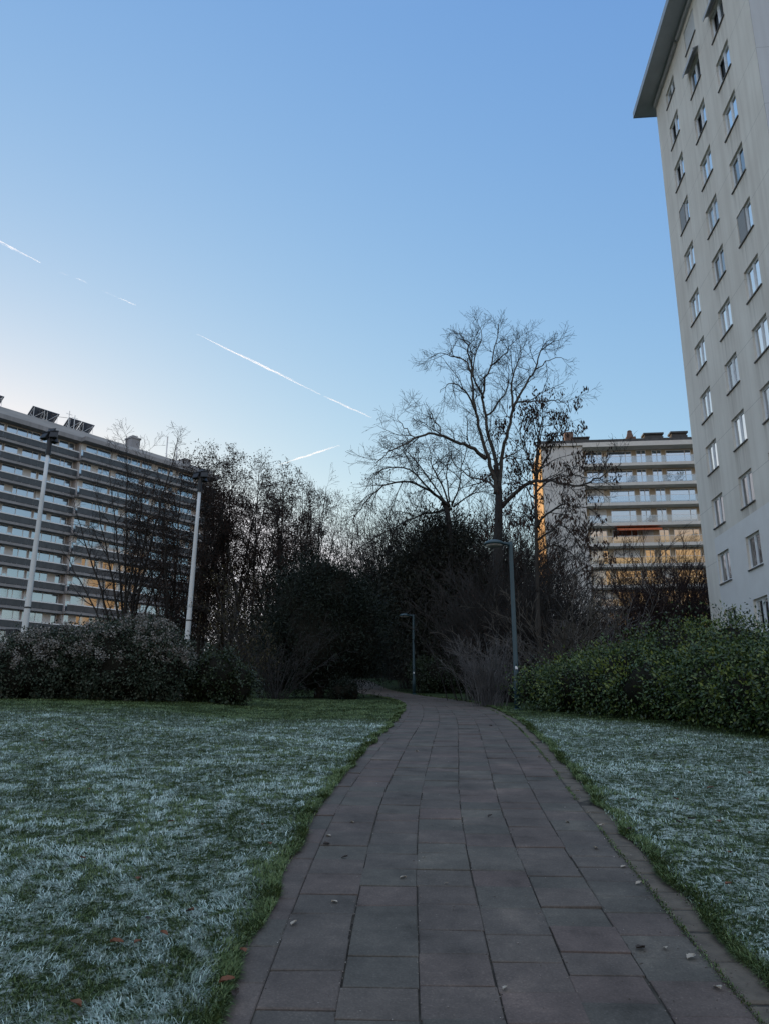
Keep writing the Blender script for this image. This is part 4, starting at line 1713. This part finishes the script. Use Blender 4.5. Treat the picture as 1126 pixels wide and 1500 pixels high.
# ---- bare multi-stemmed trees in front of the left block
def stems_tree(root, base, tips, spec, r0, split=1, bend=.4, bare=.3):
    t = Tree(spec, split)
    for q in tips:
        a = base + Vector((random.gauss(0, .12), random.gauss(0, .12), 0))
        out = Vector((q.x - a.x, q.y - a.y, 0))
        m1 = a + out * .22 * bend / .4 + Vector((0, 0, (q.z - a.z) * .33))
        m2 = a + out * .60 * (bend / .4) ** .5 + Vector((0, 0, (q.z - a.z) * .68))
        t.limb(smooth_line([a, m1, m2, q], 5, .04), r0 * random.uniform(.75, 1.1), .015, 1, bare)
    return t


YL = 50.0
spec_mid = [
    None,
    dict(n=(.85, 1.15), perm=True, ang=(25, 55), len=(1.4, 3.8), r=.045, seg=5, wig=.12, trop=.03, taper=.5),
    dict(n=(5, 8), ang=(25, 60), len=(.6, 1.5), r=.020, seg=4, wig=.16, trop=.03, rmin=.009),
    dict(n=(2, 4), ang=(25, 60), len=(.3, .7), r=.012, seg=2, wig=.2, trop=.03, rmin=.008),
]
b0 = at(186, 930, YL)
root = groot('bare_tree', b0.x, YL, 'bare tree with fanning stems before the left block, between the two floodlight masts', 'tree')
base = Vector((b0.x, YL, root.location.z))
tips = [at(px, py, YL + dy) for px, py, dy in ((186, 638, 0), (160, 690, 1.5), (262, 640, -1), (232, 690, 2), (110, 745, -1.5), (88, 800, 0), (140, 720, -2.5), (290, 720, 1), (215, 660, 3), (205, 750, -3))]
t = stems_tree(root, base, tips, spec_mid, .14, bare=.3)
t.build(root, M_bark_d, M_twig)

# ---- row of upright trees that kept their dead leaves
spec_row = [
    None,
    dict(n=(1.7, 2.2), perm=True, ang=(24, 56), len=(1.4, 3.6), r=.040, seg=5, wig=.15, trop=.06, taper=.55),
    dict(n=(6, 9), ang=(25, 60), len=(.6, 1.5), r=.017, seg=4, wig=.18, trop=.04, rmin=.008),
    dict(n=(2, 3), ang=(25, 60), len=(.3, .6), r=.010, seg=2, wig=.2, trop=.02, rmin=.007),
]


def row_tree(seed, hh, spread):
    random.seed(seed)
    root = empty('leafy_row_tree')
    tips = []
    for i in range(5):
        an = 2 * PI * i / 5 + random.uniform(-.3, .3)
        rr = spread * random.uniform(.3, 1)
        tips.append(Vector((rr * 1.8 * math.cos(an), rr * 1.8 * math.sin(an), hh * (1.0 - .24 * (rr / spread) ** 2) * random.uniform(.88, 1.0))))
    tips.append(Vector((0, 0, hh)))
    t = stems_tree(root, Vector((0, 0, 0)), tips, spec_row, .13, bend=.45, bare=.2)
    t.build(root, M_bark_d, M_twig)
    t.leaves(root, M_leaf_dead, 4, (.08, .15), (.045, .08), spread=.13, droop=.7, frac=.62)
    return root


protos = [row_tree(3, 14.2, 2.3), row_tree(8, 13.6, 2.0), row_tree(21, 14.0, 2.6)]
rows = [(268, 672, 47, 'leftmost upright tree with dead leaves, dark against the end of the left block'),
        (306, 664, 48, 'tallest upright tree with dead purple brown leaves, just right of the right floodlight mast'),
        (342, 668, 50, 'upright tree with dead leaves, third in the row from the left, seen against bright sky'),
        (380, 676, 49, 'upright tree with dead leaves above the left shoulder of the black evergreen'),
        (416, 690, 51, 'upright tree with dead leaves standing directly behind the top of the black evergreen'),
        (444, 708, 53, 'rightmost and lowest upright tree with dead leaves, next to the sky gap')]
for i, (px, py, Y, lab) in enumerate(rows):
    pr = protos[i % 3]
    o = pr if i < 3 else copy_tree(pr)
    top = at(px, py, Y)
    gz = H(top.x, Y) - .1
    o.location = (top.x, Y, gz)
    k = (top.z - gz) / (14.2, 13.6, 14.0)[i % 3]
    k *= .95
    o.scale = (k, k, k)
    o.rotation_euler = (0, 0, random.uniform(0, 6.28))
    tag(o, lab, 'tree', 'upright trees with dead leaves')
random.seed(5)

# ---- thin bare trees far off in the sky gap
spec_thin = [
    None,
    dict(n=(.7, .95), perm=True, ang=(20, 45), len=(1.5, 3.6), r=.04, seg=4, wig=.1, trop=.05, taper=.5),
    dict(n=(5, 7), ang=(20, 50), len=(.7, 1.5), r=.02, seg=3, wig=.15, trop=.03, rmin=.011),
    dict(n=(2, 3), ang=(25, 55), len=(.4, .8), r=.013, seg=2, wig=.2, trop=.02, rmin=.010),
]
for (px, Y, tp, lab) in (
        (458, 66, ((455, 715), (478, 712), (496, 745), (470, 735)), 'thin bare tree against the bright sky, right beside the row with dead leaves'),
        (500, 88, ((500, 735), (520, 745), (485, 752), (512, 770)), 'pale sunlit bare tree far off in the gap above the path'),
        (536, 94, ((535, 742), (552, 755), (524, 765), (548, 780)), 'far bare tree seen through the drooping limbs above the path'),
        (572, 84, ((570, 750), (590, 760), (556, 775)), 'far bare tree half hidden behind the dark ivy tree')):
    b0 = at(px, 960, Y)
    root = groot('bare_tree', b0.x, Y, lab, 'tree', 'bare trees beyond the path')
    t = stems_tree(root, Vector((b0.x, Y, root.location.z)), [at(a, c, Y + random.uniform(-2, 2)) for a, c in tp], spec_thin, .12, bare=.25)
    t.build(root, M_bark_d, M_twig)
    if px in (500, 536):
        t.leaves(root, M_leaf_dead, 1, (.10, .18), (.06, .1), spread=.25, droop=.4, frac=.5)


# ---- evergreens
def evergreen(name, x, y, blobs, n, leaf, mat, label, cat, clump=.22, trunk_h=3., group=None, droop=.3, shell=.62, corek=.74, ncl=None, extra=None):
    """blobs: (dx, dy, z above ground, rx, ry, rz)"""
    root = groot(name, x, y, label, cat, group)
    mb = MB()
    mb.tube([Vector((0, 0, 0)), Vector((.05, 0, trunk_h * .5)), Vector((0, .05, trunk_h))], [.22, .17, .10], 8)
    if trunk_h > 1:
        mb.build('trunk', M_bark_d, root, True)
    if corek:
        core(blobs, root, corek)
    gzr = root.location.z

    def gz(X, Yv):
        return hgt(X + x, Yv + y) - gzr + .01
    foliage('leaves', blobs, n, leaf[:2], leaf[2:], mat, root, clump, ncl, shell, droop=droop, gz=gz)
    if extra:
        big = [(a, b, c, d * 1.12, e * 1.12, f * 1.12) for (a, b, c, d, e, f) in blobs]
        foliage('sprays', big, n // 3, (leaf[0] * 2, leaf[1] * 2), leaf[2:], mat, root, clump * 1.5, (ncl or 300) // 5, .9, droop=-.4, gz=gz)
    return root


def wx(px, Y, py=900):
    return at(px, py, Y).x


# black yew mass left of the path
x = wx(470, 34)
evergreen('yew_tree', x, 34, [(0, 0, 2.4, 2.3, 2.0, 2.6), (-.9, .3, 3.9, 1.4, 1.4, 1.7), (.5, .2, 4.3, 1.4, 1.4, 1.6), (1.7, .2, 2.6, 1.2, 1.4, 2.0), (-1.8, -.2, 1.7, .9, 1.3, 1.8), (-.1, .1, 5.3, .8, .8, .9), (.9, 0, 5.0, .6, .7, .8)],
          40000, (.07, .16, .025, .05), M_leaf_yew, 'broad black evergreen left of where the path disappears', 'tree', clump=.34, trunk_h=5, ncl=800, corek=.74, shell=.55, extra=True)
evergreen('yew_tree', -5.6, 50, [(0, 0, 3.2, 1.5, 1.7, 3.0), (1.8, 0, 5.9, 2.3, 1.6, 1.9), (-1.0, .2, 2.6, 1.2, 1.4, 2.4), (3.8, .2, 5.6, 1.6, 1.4, 1.7), (5.2, .6, 5.8, 1.2, 1.2, 1.5)],
          22000, (.10, .2, .04, .07), M_leaf_yew, 'narrower black evergreen overhanging the top of the path, right of the broad one', 'tree', clump=.4, trunk_h=5, ncl=420, corek=.60, shell=.5, extra=True)
x = wx(490, 31)
evergreen('low_shrub', x + .35, 31.6, [(0, 0, .35, .55, .5, .5), (.35, 0, .3, .35, .35, .4)], 3200, (.05, .11, .03, .05), M_leaf_yew,
          'small dark round shrub at the foot of the black evergreen by the path bend', 'shrub', clump=.1, trunk_h=.3)
# far dark trees where the path ends
for (px, Y, r_, h_, lab) in ((512, 84, 4.2, 6.0, 'dark evergreen closing the view at the far end of the path'), (556, 72, 4.0, 7.0, 'dark evergreen on the right of the far end of the path')):
    x = wx(px, Y)
    evergreen('yew_tree', x, Y, [(0, 0, h_ * .45, r_, r_ * .8, h_ * .5), (r_ * .4, 0, h_ * .75, r_ * .6, r_ * .6, h_ * .4), (-r_ * .5, 0, h_ * .7, r_ * .6, r_ * .6, h_ * .35)],
              11000, (.16, .32, .07, .13), M_leaf_yew, lab, 'tree', clump=.45, trunk_h=4, ncl=320)

# dark ivy-clad tree mass right of the path
x = wx(646, 46)
rt = evergreen('ivy_tree', x, 46, [(.2, 0, 3.2, 2.3, 2.2, 3.5), (-.8, .2, 6.6, 2.5, 2.0, 2.8), (.8, 0, 7.2, 2.3, 1.9, 2.8), (0, 0, 8.9, 1.8, 1.7, 1.7), (2.4, .3, 3.8, 1.6, 1.5, 3.4), (-2.4, .3, 5.6, 1.4, 1.5, 2.2)],
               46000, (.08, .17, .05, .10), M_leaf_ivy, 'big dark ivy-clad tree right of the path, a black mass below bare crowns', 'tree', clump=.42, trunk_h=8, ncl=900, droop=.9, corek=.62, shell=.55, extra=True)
# hanging stems that show on its face
random.seed(9)
mb = MB()
for i in range(150):
    an = random.uniform(PI, 2 * PI)
    zt = random.uniform(2.5, 7)
    rr = 2.7 * math.sqrt(max(.15, 1 - ((zt - 3.8) / 5.8) ** 2)) * random.uniform(.9, 1.12)
    p = Vector((rr * math.cos(an), rr * math.sin(an) * .95, zt))
    pts = [p]
    d = Vector((math.cos(an) * .3, math.sin(an) * .3, -.7))
    for q in range(5):
        d = (d + rv() * .22 + Vector((0, 0, -.2))).normalized()
        p = p + d * random.uniform(.2, .42)
        pts.append(p)
    mb.tube(pts, [.012, .011, .010, .009, .008, .006], 3, cap=False)
mb.build('hanging_stems', M_twig, rt)
# dark undergrowth at the right of the bend
x = wx(643, 43.4)
evergreen('dark_shrub', x, 43.4, [(0, 0, 1.0, 1.5, 1.2, 1.15), (-.9, -.1, .9, .8, .9, 1.0), (1.1, 0, 1.0, .9, .9, 1.1)], 11000, (.07, .13, .04, .07), M_leaf_dark,
          'dark green shrub behind the slim path lamp at the bend', 'shrub', clump=.16, trunk_h=.5)

# the wood behind everything, too far off to count its trunks
random.seed(77)
wd_ = MB()
cx_, lv = [], []
for i in range(1500):
    X = random.uniform(-75, 30)
    Yv = random.uniform(98, 135) + max(0, -X - 20) * .25
    if X < -24 and Yv < 135:
        Yv += 30
    hh = random.uniform(7.5, 13.5) * (.8 + .35 * float(vnoise(X, Yv, 9., 21)))
    p = Vector((X, Yv, H(X, Yv)))
    pts = [p]
    d = Vector((random.gauss(0, .08), random.gauss(0, .08), 1)).normalized()
    for q in range(4):
        d = (d + rv() * .10).normalized()
        p = p + d * hh / 4
        pts.append(p)
    wd_.tube(pts, [.07, .06, .045, .03, .015], 3, cap=False)
    for q in range(9):
        f = random.uniform(.8, 3.9)
        k = int(f)
        a_ = pts[k].lerp(pts[k + 1], f - k)
        dd = side_dir(Vector((0, 0, 1)), R(random.uniform(20, 55)))
        e = a_ + dd * random.uniform(.8, 2.4)
        m_2 = a_.lerp(e, .5) + rv() * .12
        wd_.tube([a_, m_2, e], [.025, .02, .012], 3, cap=False)
        lv += [m_2, e]
wood = wd_.build('far_wood', M_twig)
tag(wood, 'far bare wood closing off the view behind the path and trees', 'woodland', kind='stuff')
P0 = np.array([v for v in lv if v.z < 12.5 or random.random() < .25])
P0 = np.repeat(P0, 3, 0)
P0 = P0 + rng.normal(size=P0.shape) * .5
V1, Q1 = leaf_quads(P0, unit(len(P0)), rng.uniform(.25, .5, len(P0)), rng.uniform(.12, .25, len(P0)))
n_u = 22000
X = rng.uniform(-75, 32, n_u)
Yv = rng.uniform(96, 112, n_u) + np.maximum(0, -X - 22) * .6
Zv = hgt(X, Yv) + rng.uniform(0, 1, n_u) ** 1.3 * (3.2 + 3.5 * vnoise(X, Yv, 6., 22) + 2.6 * sstep(-8, -14, -np.abs(X + 24)))
V2, Q2 = leaf_quads(np.stack([X, Yv, Zv], -1), unit(n_u), rng.uniform(.5, .9, n_u), rng.uniform(.3, .55, n_u))
np_mesh('foliage', np.concatenate([V1, V2]), np.concatenate([Q1, Q2 + len(V1)]), M_leaf_dark, wood)

# low dark shrub and olive brown weeping bush beside the right mast
x = wx(322, 21.5)
evergreen('dark_shrub', x, 21.6, [(0, 0, .75, .85, .75, .75), (.55, .1, .55, .55, .6, .6), (-.6, .1, .6, .55, .6, .62)], 12000, (.05, .10, .03, .055), M_leaf_dark,
          'low dark shrub on the lawn edge, right of the frosted bushes', 'shrub', clump=.10, trunk_h=.4)
spec_bush = [
    None,
    dict(n=(2.2, 3.0), perm=True, ang=(18, 50), len=(.5, 1.4), r=.014, seg=5, wig=.14, trop=-.04, taper=.3),
    dict(n=(4, 6), ang=(20, 55), len=(.25, .6), r=.008, seg=3, wig=.2, trop=-.08, rmin=.004),
]
YB = 27
x = wx(352, YB)
root = groot('weeping_bush', x, YB, 'tall loose bush with olive brown leaves and arching stems, behind the low dark shrub', 'bush')
base = Vector((x, YB, root.location.z))
tips = [at(px, py, YB + dy) for px, py, dy in ((318, 860, 0), (335, 840, .5), (352, 850, -.4), (368, 885, .3), (383, 915, -.5), (305, 890, .4), (395, 945, .2), (345, 880, 1), (325, 900, -1), (372, 925, -1), (310, 930, -.6), (388, 965, -.6))]
t = stems_tree(root, base, tips, spec_bush, .035, bend=.45, bare=.1)
t.build(root, M_bark_d, M_twig, ('stems', 'twigs'))
t.leaves(root, M_leaf_brown, 2, (.06, .13), (.02, .045), spread=.12, droop=.9)

# ---- pale arching twigs in front of the yew
random.seed(31)


def twig_clump(name, x, y, n, hh, spread, mat, label, cat, r=.009, arch=.35, sub=3, leaf=None, group=None, lvl2=(.25, .6), up=.06):
    root = groot(name, x, y, label, cat, group)
    s1, s2 = MB(), MB()
    tips_ = []
    for i in range(n):
        an = random.uniform(0, 2 * PI)
        rr = abs(random.gauss(0, .28)) * spread
        p = Vector((rr * math.cos(an), rr * math.sin(an) * .7, 0))
        d = Vector((math.cos(an) * arch * random.uniform(.2, 1.3), math.sin(an) * arch * random.uniform(.2, 1.2), 1)).normalized()
        L = hh * random.uniform(.55, 1.1)
        pts = [p]
        ns = 6
        for q in range(ns):
            d = (d + rv() * .09 + Vector((math.cos(an), math.sin(an), 0)) * arch * .10 + Vector((0, 0, -.03))).normalized()
            p = p + d * L / ns
            pts.append(p)
        rad = r * random.uniform(.8, 1.4)
        s1.tube(pts, [rad * (1 - .11 * k) for k in range(ns + 1)], 4, cap=False)
        for q in range(sub * 2):
            f = random.uniform(.25, .98) * ns
            k = min(int(f), ns - 1)
            a = pts[k].lerp(pts[k + 1], f - k)
            td = (pts[k + 1] - pts[k]).normalized()
            dd = side_dir(td, R(random.uniform(20, 50)), up=up)
            l = random.uniform(*lvl2) * hh * .4
            b1 = a + dd * l * .5 + rv() * .02
            b2 = b1 + (dd + rv() * .2).normalized() * l * .5
            s2.tube([a, b1, b2], [rad * .6, rad * .5, rad * .35], 3, cap=False)
            tips_.append(b2)
            for z in range(sub):
                e = a.lerp(b2, random.uniform(.3, 1))
                e2 = e + side_dir(dd, R(random.uniform(20, 55)), up=up) * l * random.uniform(.25, .5)
                s2.tube([e, e2], [rad * .42, rad * .3], 3, cap=False)
                tips_.append(e2)
    s1.build('stems', mat, root)
    s2.build('twigs', mat, root)
    if leaf:
        P0 = np.array(tips_)
        k = rng.random(len(P0)) < leaf[1]
        P = P0[k]
        V, Q = leaf_quads(P + rng.normal(size=P.shape) * .03, unit(len(P)) + np.array([0, 0, -.4]), rng.uniform(.05, .11, len(P)), rng.uniform(.02, .05, len(P)))
        np_mesh('leaves', V, Q, leaf[0], root)
    return root


twig_clump('frosted_shrub', wx(712, 23.2), 23.4, 120, 2.1, 1.1, M_twig_pale, 'grey frosted thicket of thin upright twigs left of the green hedge end', 'shrub', r=.007, arch=.30, sub=3)
twig_clump('twiggy_bush', wx(742, 27), 27.5, 130, 5.0, 2.6, M_twig, 'dark twiggy bush standing behind the nearer path lamp', 'bush', r=.016, arch=.26, sub=4, leaf=(M_leaf_dead, .35))
twig_clump('twiggy_bush', wx(700, 30), 29.5, 110, 3.6, 1.7, M_twig, 'dark twiggy bush filling in left of the tall bare trunk', 'bush', r=.016, arch=.28, sub=4, leaf=(M_leaf_ivy, .6))
twig_clump('twiggy_bush', wx(772, 30), 31, 120, 5.4, 2.8, M_twig, 'dark twiggy bush right of the tall bare trunk', 'bush', r=.017, arch=.28, sub=4, leaf=(M_leaf_dead, .3))
for (px, Y, hh, sp, lab) in ((588, 60, 11.0, 3.2, 'tall twiggy thicket left of the ivy tree, over the end of the path'),
                             (612, 51, 11.0, 2.8, 'tall twiggy thicket hugging the left side of the ivy tree'),
                             (690, 48, 11.5, 4.2, 'tall twiggy thicket hugging the right side of the ivy tree'),
                             (756, 46, 9.5, 4.6, 'tall twiggy thicket between the bare trunk and the seed tree')):
    twig_clump('twig_thicket', wx(px, Y), Y, 170, hh, sp, M_twig, lab, 'bush', r=.022, arch=.2, sub=5, leaf=(M_leaf_dead, .55), group='tall twiggy thickets around the ivy tree')
twig_clump('bare_shrub', wx(825, 24), 24.5, 26, 4.2, 2.6, M_bark, 'grey bare shrub of crooked branches behind the left part of the green hedge', 'shrub', r=.022, arch=.5, sub=4)
twig_clump('bare_shrub', wx(868, 26), 26.5, 30, 4.4, 2.6, M_twig_pale, 'pale bare shrub of tangled branches rising behind the middle of the green hedge', 'shrub', r=.013, arch=.6, sub=4)
twig_clump('red_twig_shrub', wx(985, 43), 43, 190, 7.4, 5.4, M_twig_red, 'reddish brown thicket of upright twigs beside the foot of the tower', 'shrub', r=.022, arch=.16, sub=5)
twig_clump('red_twig_shrub', wx(930, 47), 47, 150, 5.8, 5.0, M_twig_red, 'lower purple brown twig thicket before the cream block, left of the taller one', 'shrub', r=.022, arch=.3, sub=5)
twig_clump('arching_shrub', wx(405, 29), 29.6, 50, 3.4, 1.4, M_twig, 'thin bush of arching bare twigs between the olive bush and the black evergreen', 'shrub', r=.010, arch=.65, sub=3)


# ---- frosted bushes along the left lawn edge
def frosted_bush(x, y, blobs, n, label):
    root = evergreen('frosted_bush', x, y, blobs, n, (.05, .10, .03, .055), M_leaf_shrub, label, 'bush', clump=.11, trunk_h=.5, group='frosted bushes at the lawn edge', shell=.72, ncl=n // 26)
    foliage('seed_heads', blobs, n // 2, (.04, .07), (.025, .045), M_seed, root, .06, n // 90, .96, top_only=.05)
    return root


YH = 20.6
frosted_bush(wx(60, YH), YH, [(0, 0, .8, 1.25, .9, .95), (-1.3, .2, .7, .9, .8, .8), (.7, .1, 1.0, .9, .8, .95), (-.3, .3, 1.0, .8, .8, .8)], 26000, 'lower frosted bush with pale seed heads, before the left floodlight mast')
frosted_bush(wx(195, YH), YH, [(0, 0, 1.0, 1.3, .95, 1.15), (-.9, .1, 1.05, .8, .8, 1.0), (.85, .05, .95, .75, .8, 1.05), (.2, .25, 1.25, .9, .8, 1.0)], 30000, 'higher frosted bush with pale seed heads, between the two floodlight masts')
twig_clump('bare_shrub', wx(268, 23), 23.6, 40, 1.5, .8, M_twig_pale, 'little frosted shrub of thin twigs at the foot of the right floodlight mast', 'shrub', r=.006, arch=.4, sub=3)


# ---- green hedge on the right
root = groot('green_hedge', 5.5, 17, 'long glossy green hedge along the right lawn, from the nearer path lamp rightwards', 'hedge')
hb = []
rz_ = root.location.z
for i in range(16):
    f = i / 15
    y = 21.0 - f * 14.5
    x = 3.55 + (21.0 - y) * .2667 + .75
    g_ = H(x, y) - rz_
    top = 1.10 + .13 * math.sin(i * 2.7 + .6) * math.sin(i * 1.1) + .32 * sstep(.0, .25, f) * (1 - sstep(.30, .60, f)) + .08 * math.sin(i * 1.9)
    hb.append((x - 5.5 + .1 * math.sin(i * 2.3), y - 17, g_ + top * .5, .85, .85, top * .54))
    g2 = H(x + 1.5, y + .5) - rz_
    tp2 = top * (1.12 + .12 * math.sin(i * 1.7 + 1))
    hb.append((x + 1.3 - 5.5, y + .4 - 17, g2 + tp2 * .55, 1.1, .95, tp2 * .5))
    if i < 9:
        hb.append((x + 2.8 - 5.5, y + 1.0 - 17, H(x + 2.8, y + 1) - rz_ + tp2 * .6, 1.3, 1.0, tp2 * .52))
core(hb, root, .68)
gzf = lambda X, Yv: hgt(X + 5.5, Yv + 17) - rz_ + .02
foliage('leaves', hb, 150000, (.05, .105), (.025, .048), M_leaf_hedge, root, .17, 4200, .76, out=.7, droop=.25, gz=gzf)
foliage('near_leaves', [q for q in hb if q[1] < -2.5], 60000, (.05, .105), (.025, .048), M_leaf_hedge, root, .16, 2600, .74, out=.7, droop=.25, gz=gzf)
foliage('young_shoots', hb, 9000, (.05, .11), (.025, .045), leaf_mat('yellow_green_shoots', [(.09, .13, .02), (.16, .19, .035)], .45, .4), root, .10, 420, 1.0, out=.9, droop=-.5, top_only=.0, gz=gzf)

mb = MB()
P_, U_ = blob_points(hb, 700, .10, 700, .90)
for p, u in zip(P_, U_):
    d = Vector(u) * .6 + Vector((0, 0, .8)) + rv() * .25
    a_ = Vector(p)
    d.normalize()
    L = random.uniform(.12, .34)
    mb.tube([a_ - d * .1, a_ + d * L * .5 + rv() * .015, a_ + d * L], [.004, .003, .002], 3, cap=False)
tag(mb.build('twigs', M_bark, root), kind='stuff')

# ------------------------------------------------------------------ fallen leaves
M_lf_pale = noise_mat('pale_dead_leaf', (.26, .23, .19), (.36, .33, .28), scale=30, rough=.8)
M_lf_red = noise_mat('russet_dead_leaf', (.10, .040, .022), (.17, .075, .04), scale=30, rough=.8)
M_lf_dark = noise_mat('dark_dead_leaf', (.025, .020, .018), (.05, .038, .03), scale=30, rough=.8)


def leaf_mesh(mat, seed):
    r_ = random.Random(seed)
    V, Fc = [], []
    n = 9
    for i in range(n):
        t_ = i / (n - 1)
        wv = .30 * math.sin(PI * min(1, t_ * 1.05)) ** .8 * (1 + .18 * math.sin(i * 2.4 + seed))
        zc = .10 * math.sin(PI * t_) + .10 * t_ * t_
        V += [(t_ - .5, -wv, zc + .10 + r_.uniform(-.03, .03)), (t_ - .5, 0, zc * .3), (t_ - .5, wv, zc + .07 + r_.uniform(-.03, .03))]
    for i in range(n - 1):
        a = i * 3
        Fc += [(a, a + 3, a + 4, a + 1), (a + 1, a + 4, a + 5, a + 2)]
    me = bpy.data.meshes.new('fallen_leaf')
    me.from_pydata(V, [], Fc)
    me.materials.append(mat)
    me.update()
    return me


LP = [leaf_mesh(M_lf_pale, s) for s in range(3)]
LR = [leaf_mesh(M_lf_red, s + 5) for s in range(3)]
LD = [leaf_mesh(M_lf_dark, s + 9) for s in range(3)]


def drop_leaf(px, py, mes, size, label, group, lift):
    q = ground_at(px, py)
    o = put('fallen_leaf', random.choice(mes), None, (q.x, q.y, H(q.x, q.y) + lift), (random.uniform(-.25, .25), random.uniform(-.25, .25), random.uniform(0, 6.28)))
    o.scale = (size, size, size)
    tag(o, label, 'leaf', group)


for (px, py, s) in ((431, 1356, .055), (490, 1333, .045), (516, 1206, .05), (481, 1230, .055), (620, 1264, .025), (653, 1303, .025), (590, 1291, .05), (610, 1102, .06), (783, 1091, .07), (830, 1210, .05), (872, 1250, .06), (790, 1110, .06), (845, 1160, .05), (1012, 1408, .065), (935, 1298, .05), (912, 1272, .045), (975, 1403, .04), (880, 1212, .05), (1052, 1457, .06), (740, 1460, .04), (852, 1150, .05)):
    drop_leaf(px, py, LP, s, 'small pale dead leaf lying on the paving', 'pale leaves on the paving', .006)
for (px, py, s) in ((478, 1243, .06), (505, 1264, .05), (717, 1198, .06), (938, 1395, .07), (718, 1064, .07)):
    drop_leaf(px, py, LD, s, 'curled dark dead leaf lying on the paving', 'dark leaves on the paving', .006)
for (px, py, s) in ((332, 1460, .075), (356, 1410, .06), (395, 1246, .06), (385, 1216, .05), (280, 1345, .06), (170, 1397, .07), (202, 1305, .06), (110, 1486, .07), (120, 1268, .06), (250, 1215, .05), (130, 1165, .06), (112, 1073, .07), (62, 1090, .07), (320, 1190, .05), (200, 1403, .05), (240, 1380, .05), (1070, 1262, .06), (1068, 1310, .06), (1053, 1215, .05), (1098, 1138, .06), (990, 1180, .06), (1040, 1160, .06)):
    drop_leaf(px, py, LR, s, 'russet dead leaf caught in the frosty grass', 'russet leaves on the lawns', .035)
for (px, py, s) in ((278, 1345, .06), (215, 1360, .05), (928, 1180, .06), (1012, 1207, .07), (995, 1214, .05), (922, 1225, .06), (345, 1475, .06), (960, 1110, .06)):
    drop_leaf(px, py, LD, s, 'dark dead leaf lying in the grass', 'dark leaves on the lawns', .03)

# ------------------------------------------------------------------ render settings
sc.render.engine = 'CYCLES'
sc.cycles.use_denoising = True
try:
    sc.cycles.denoiser = 'OPENIMAGEDENOISE'
    sc.cycles.denoising_input_passes = 'RGB_ALBEDO_NORMAL'
except Exception:
    pass
sc.cycles.max_bounces = 6
sc.cycles.volume_bounces = 3
sc.cycles.diffuse_bounces = 3
sc.cycles.transparent_max_bounces = 12
sc.cycles.sample_clamp_indirect = 4
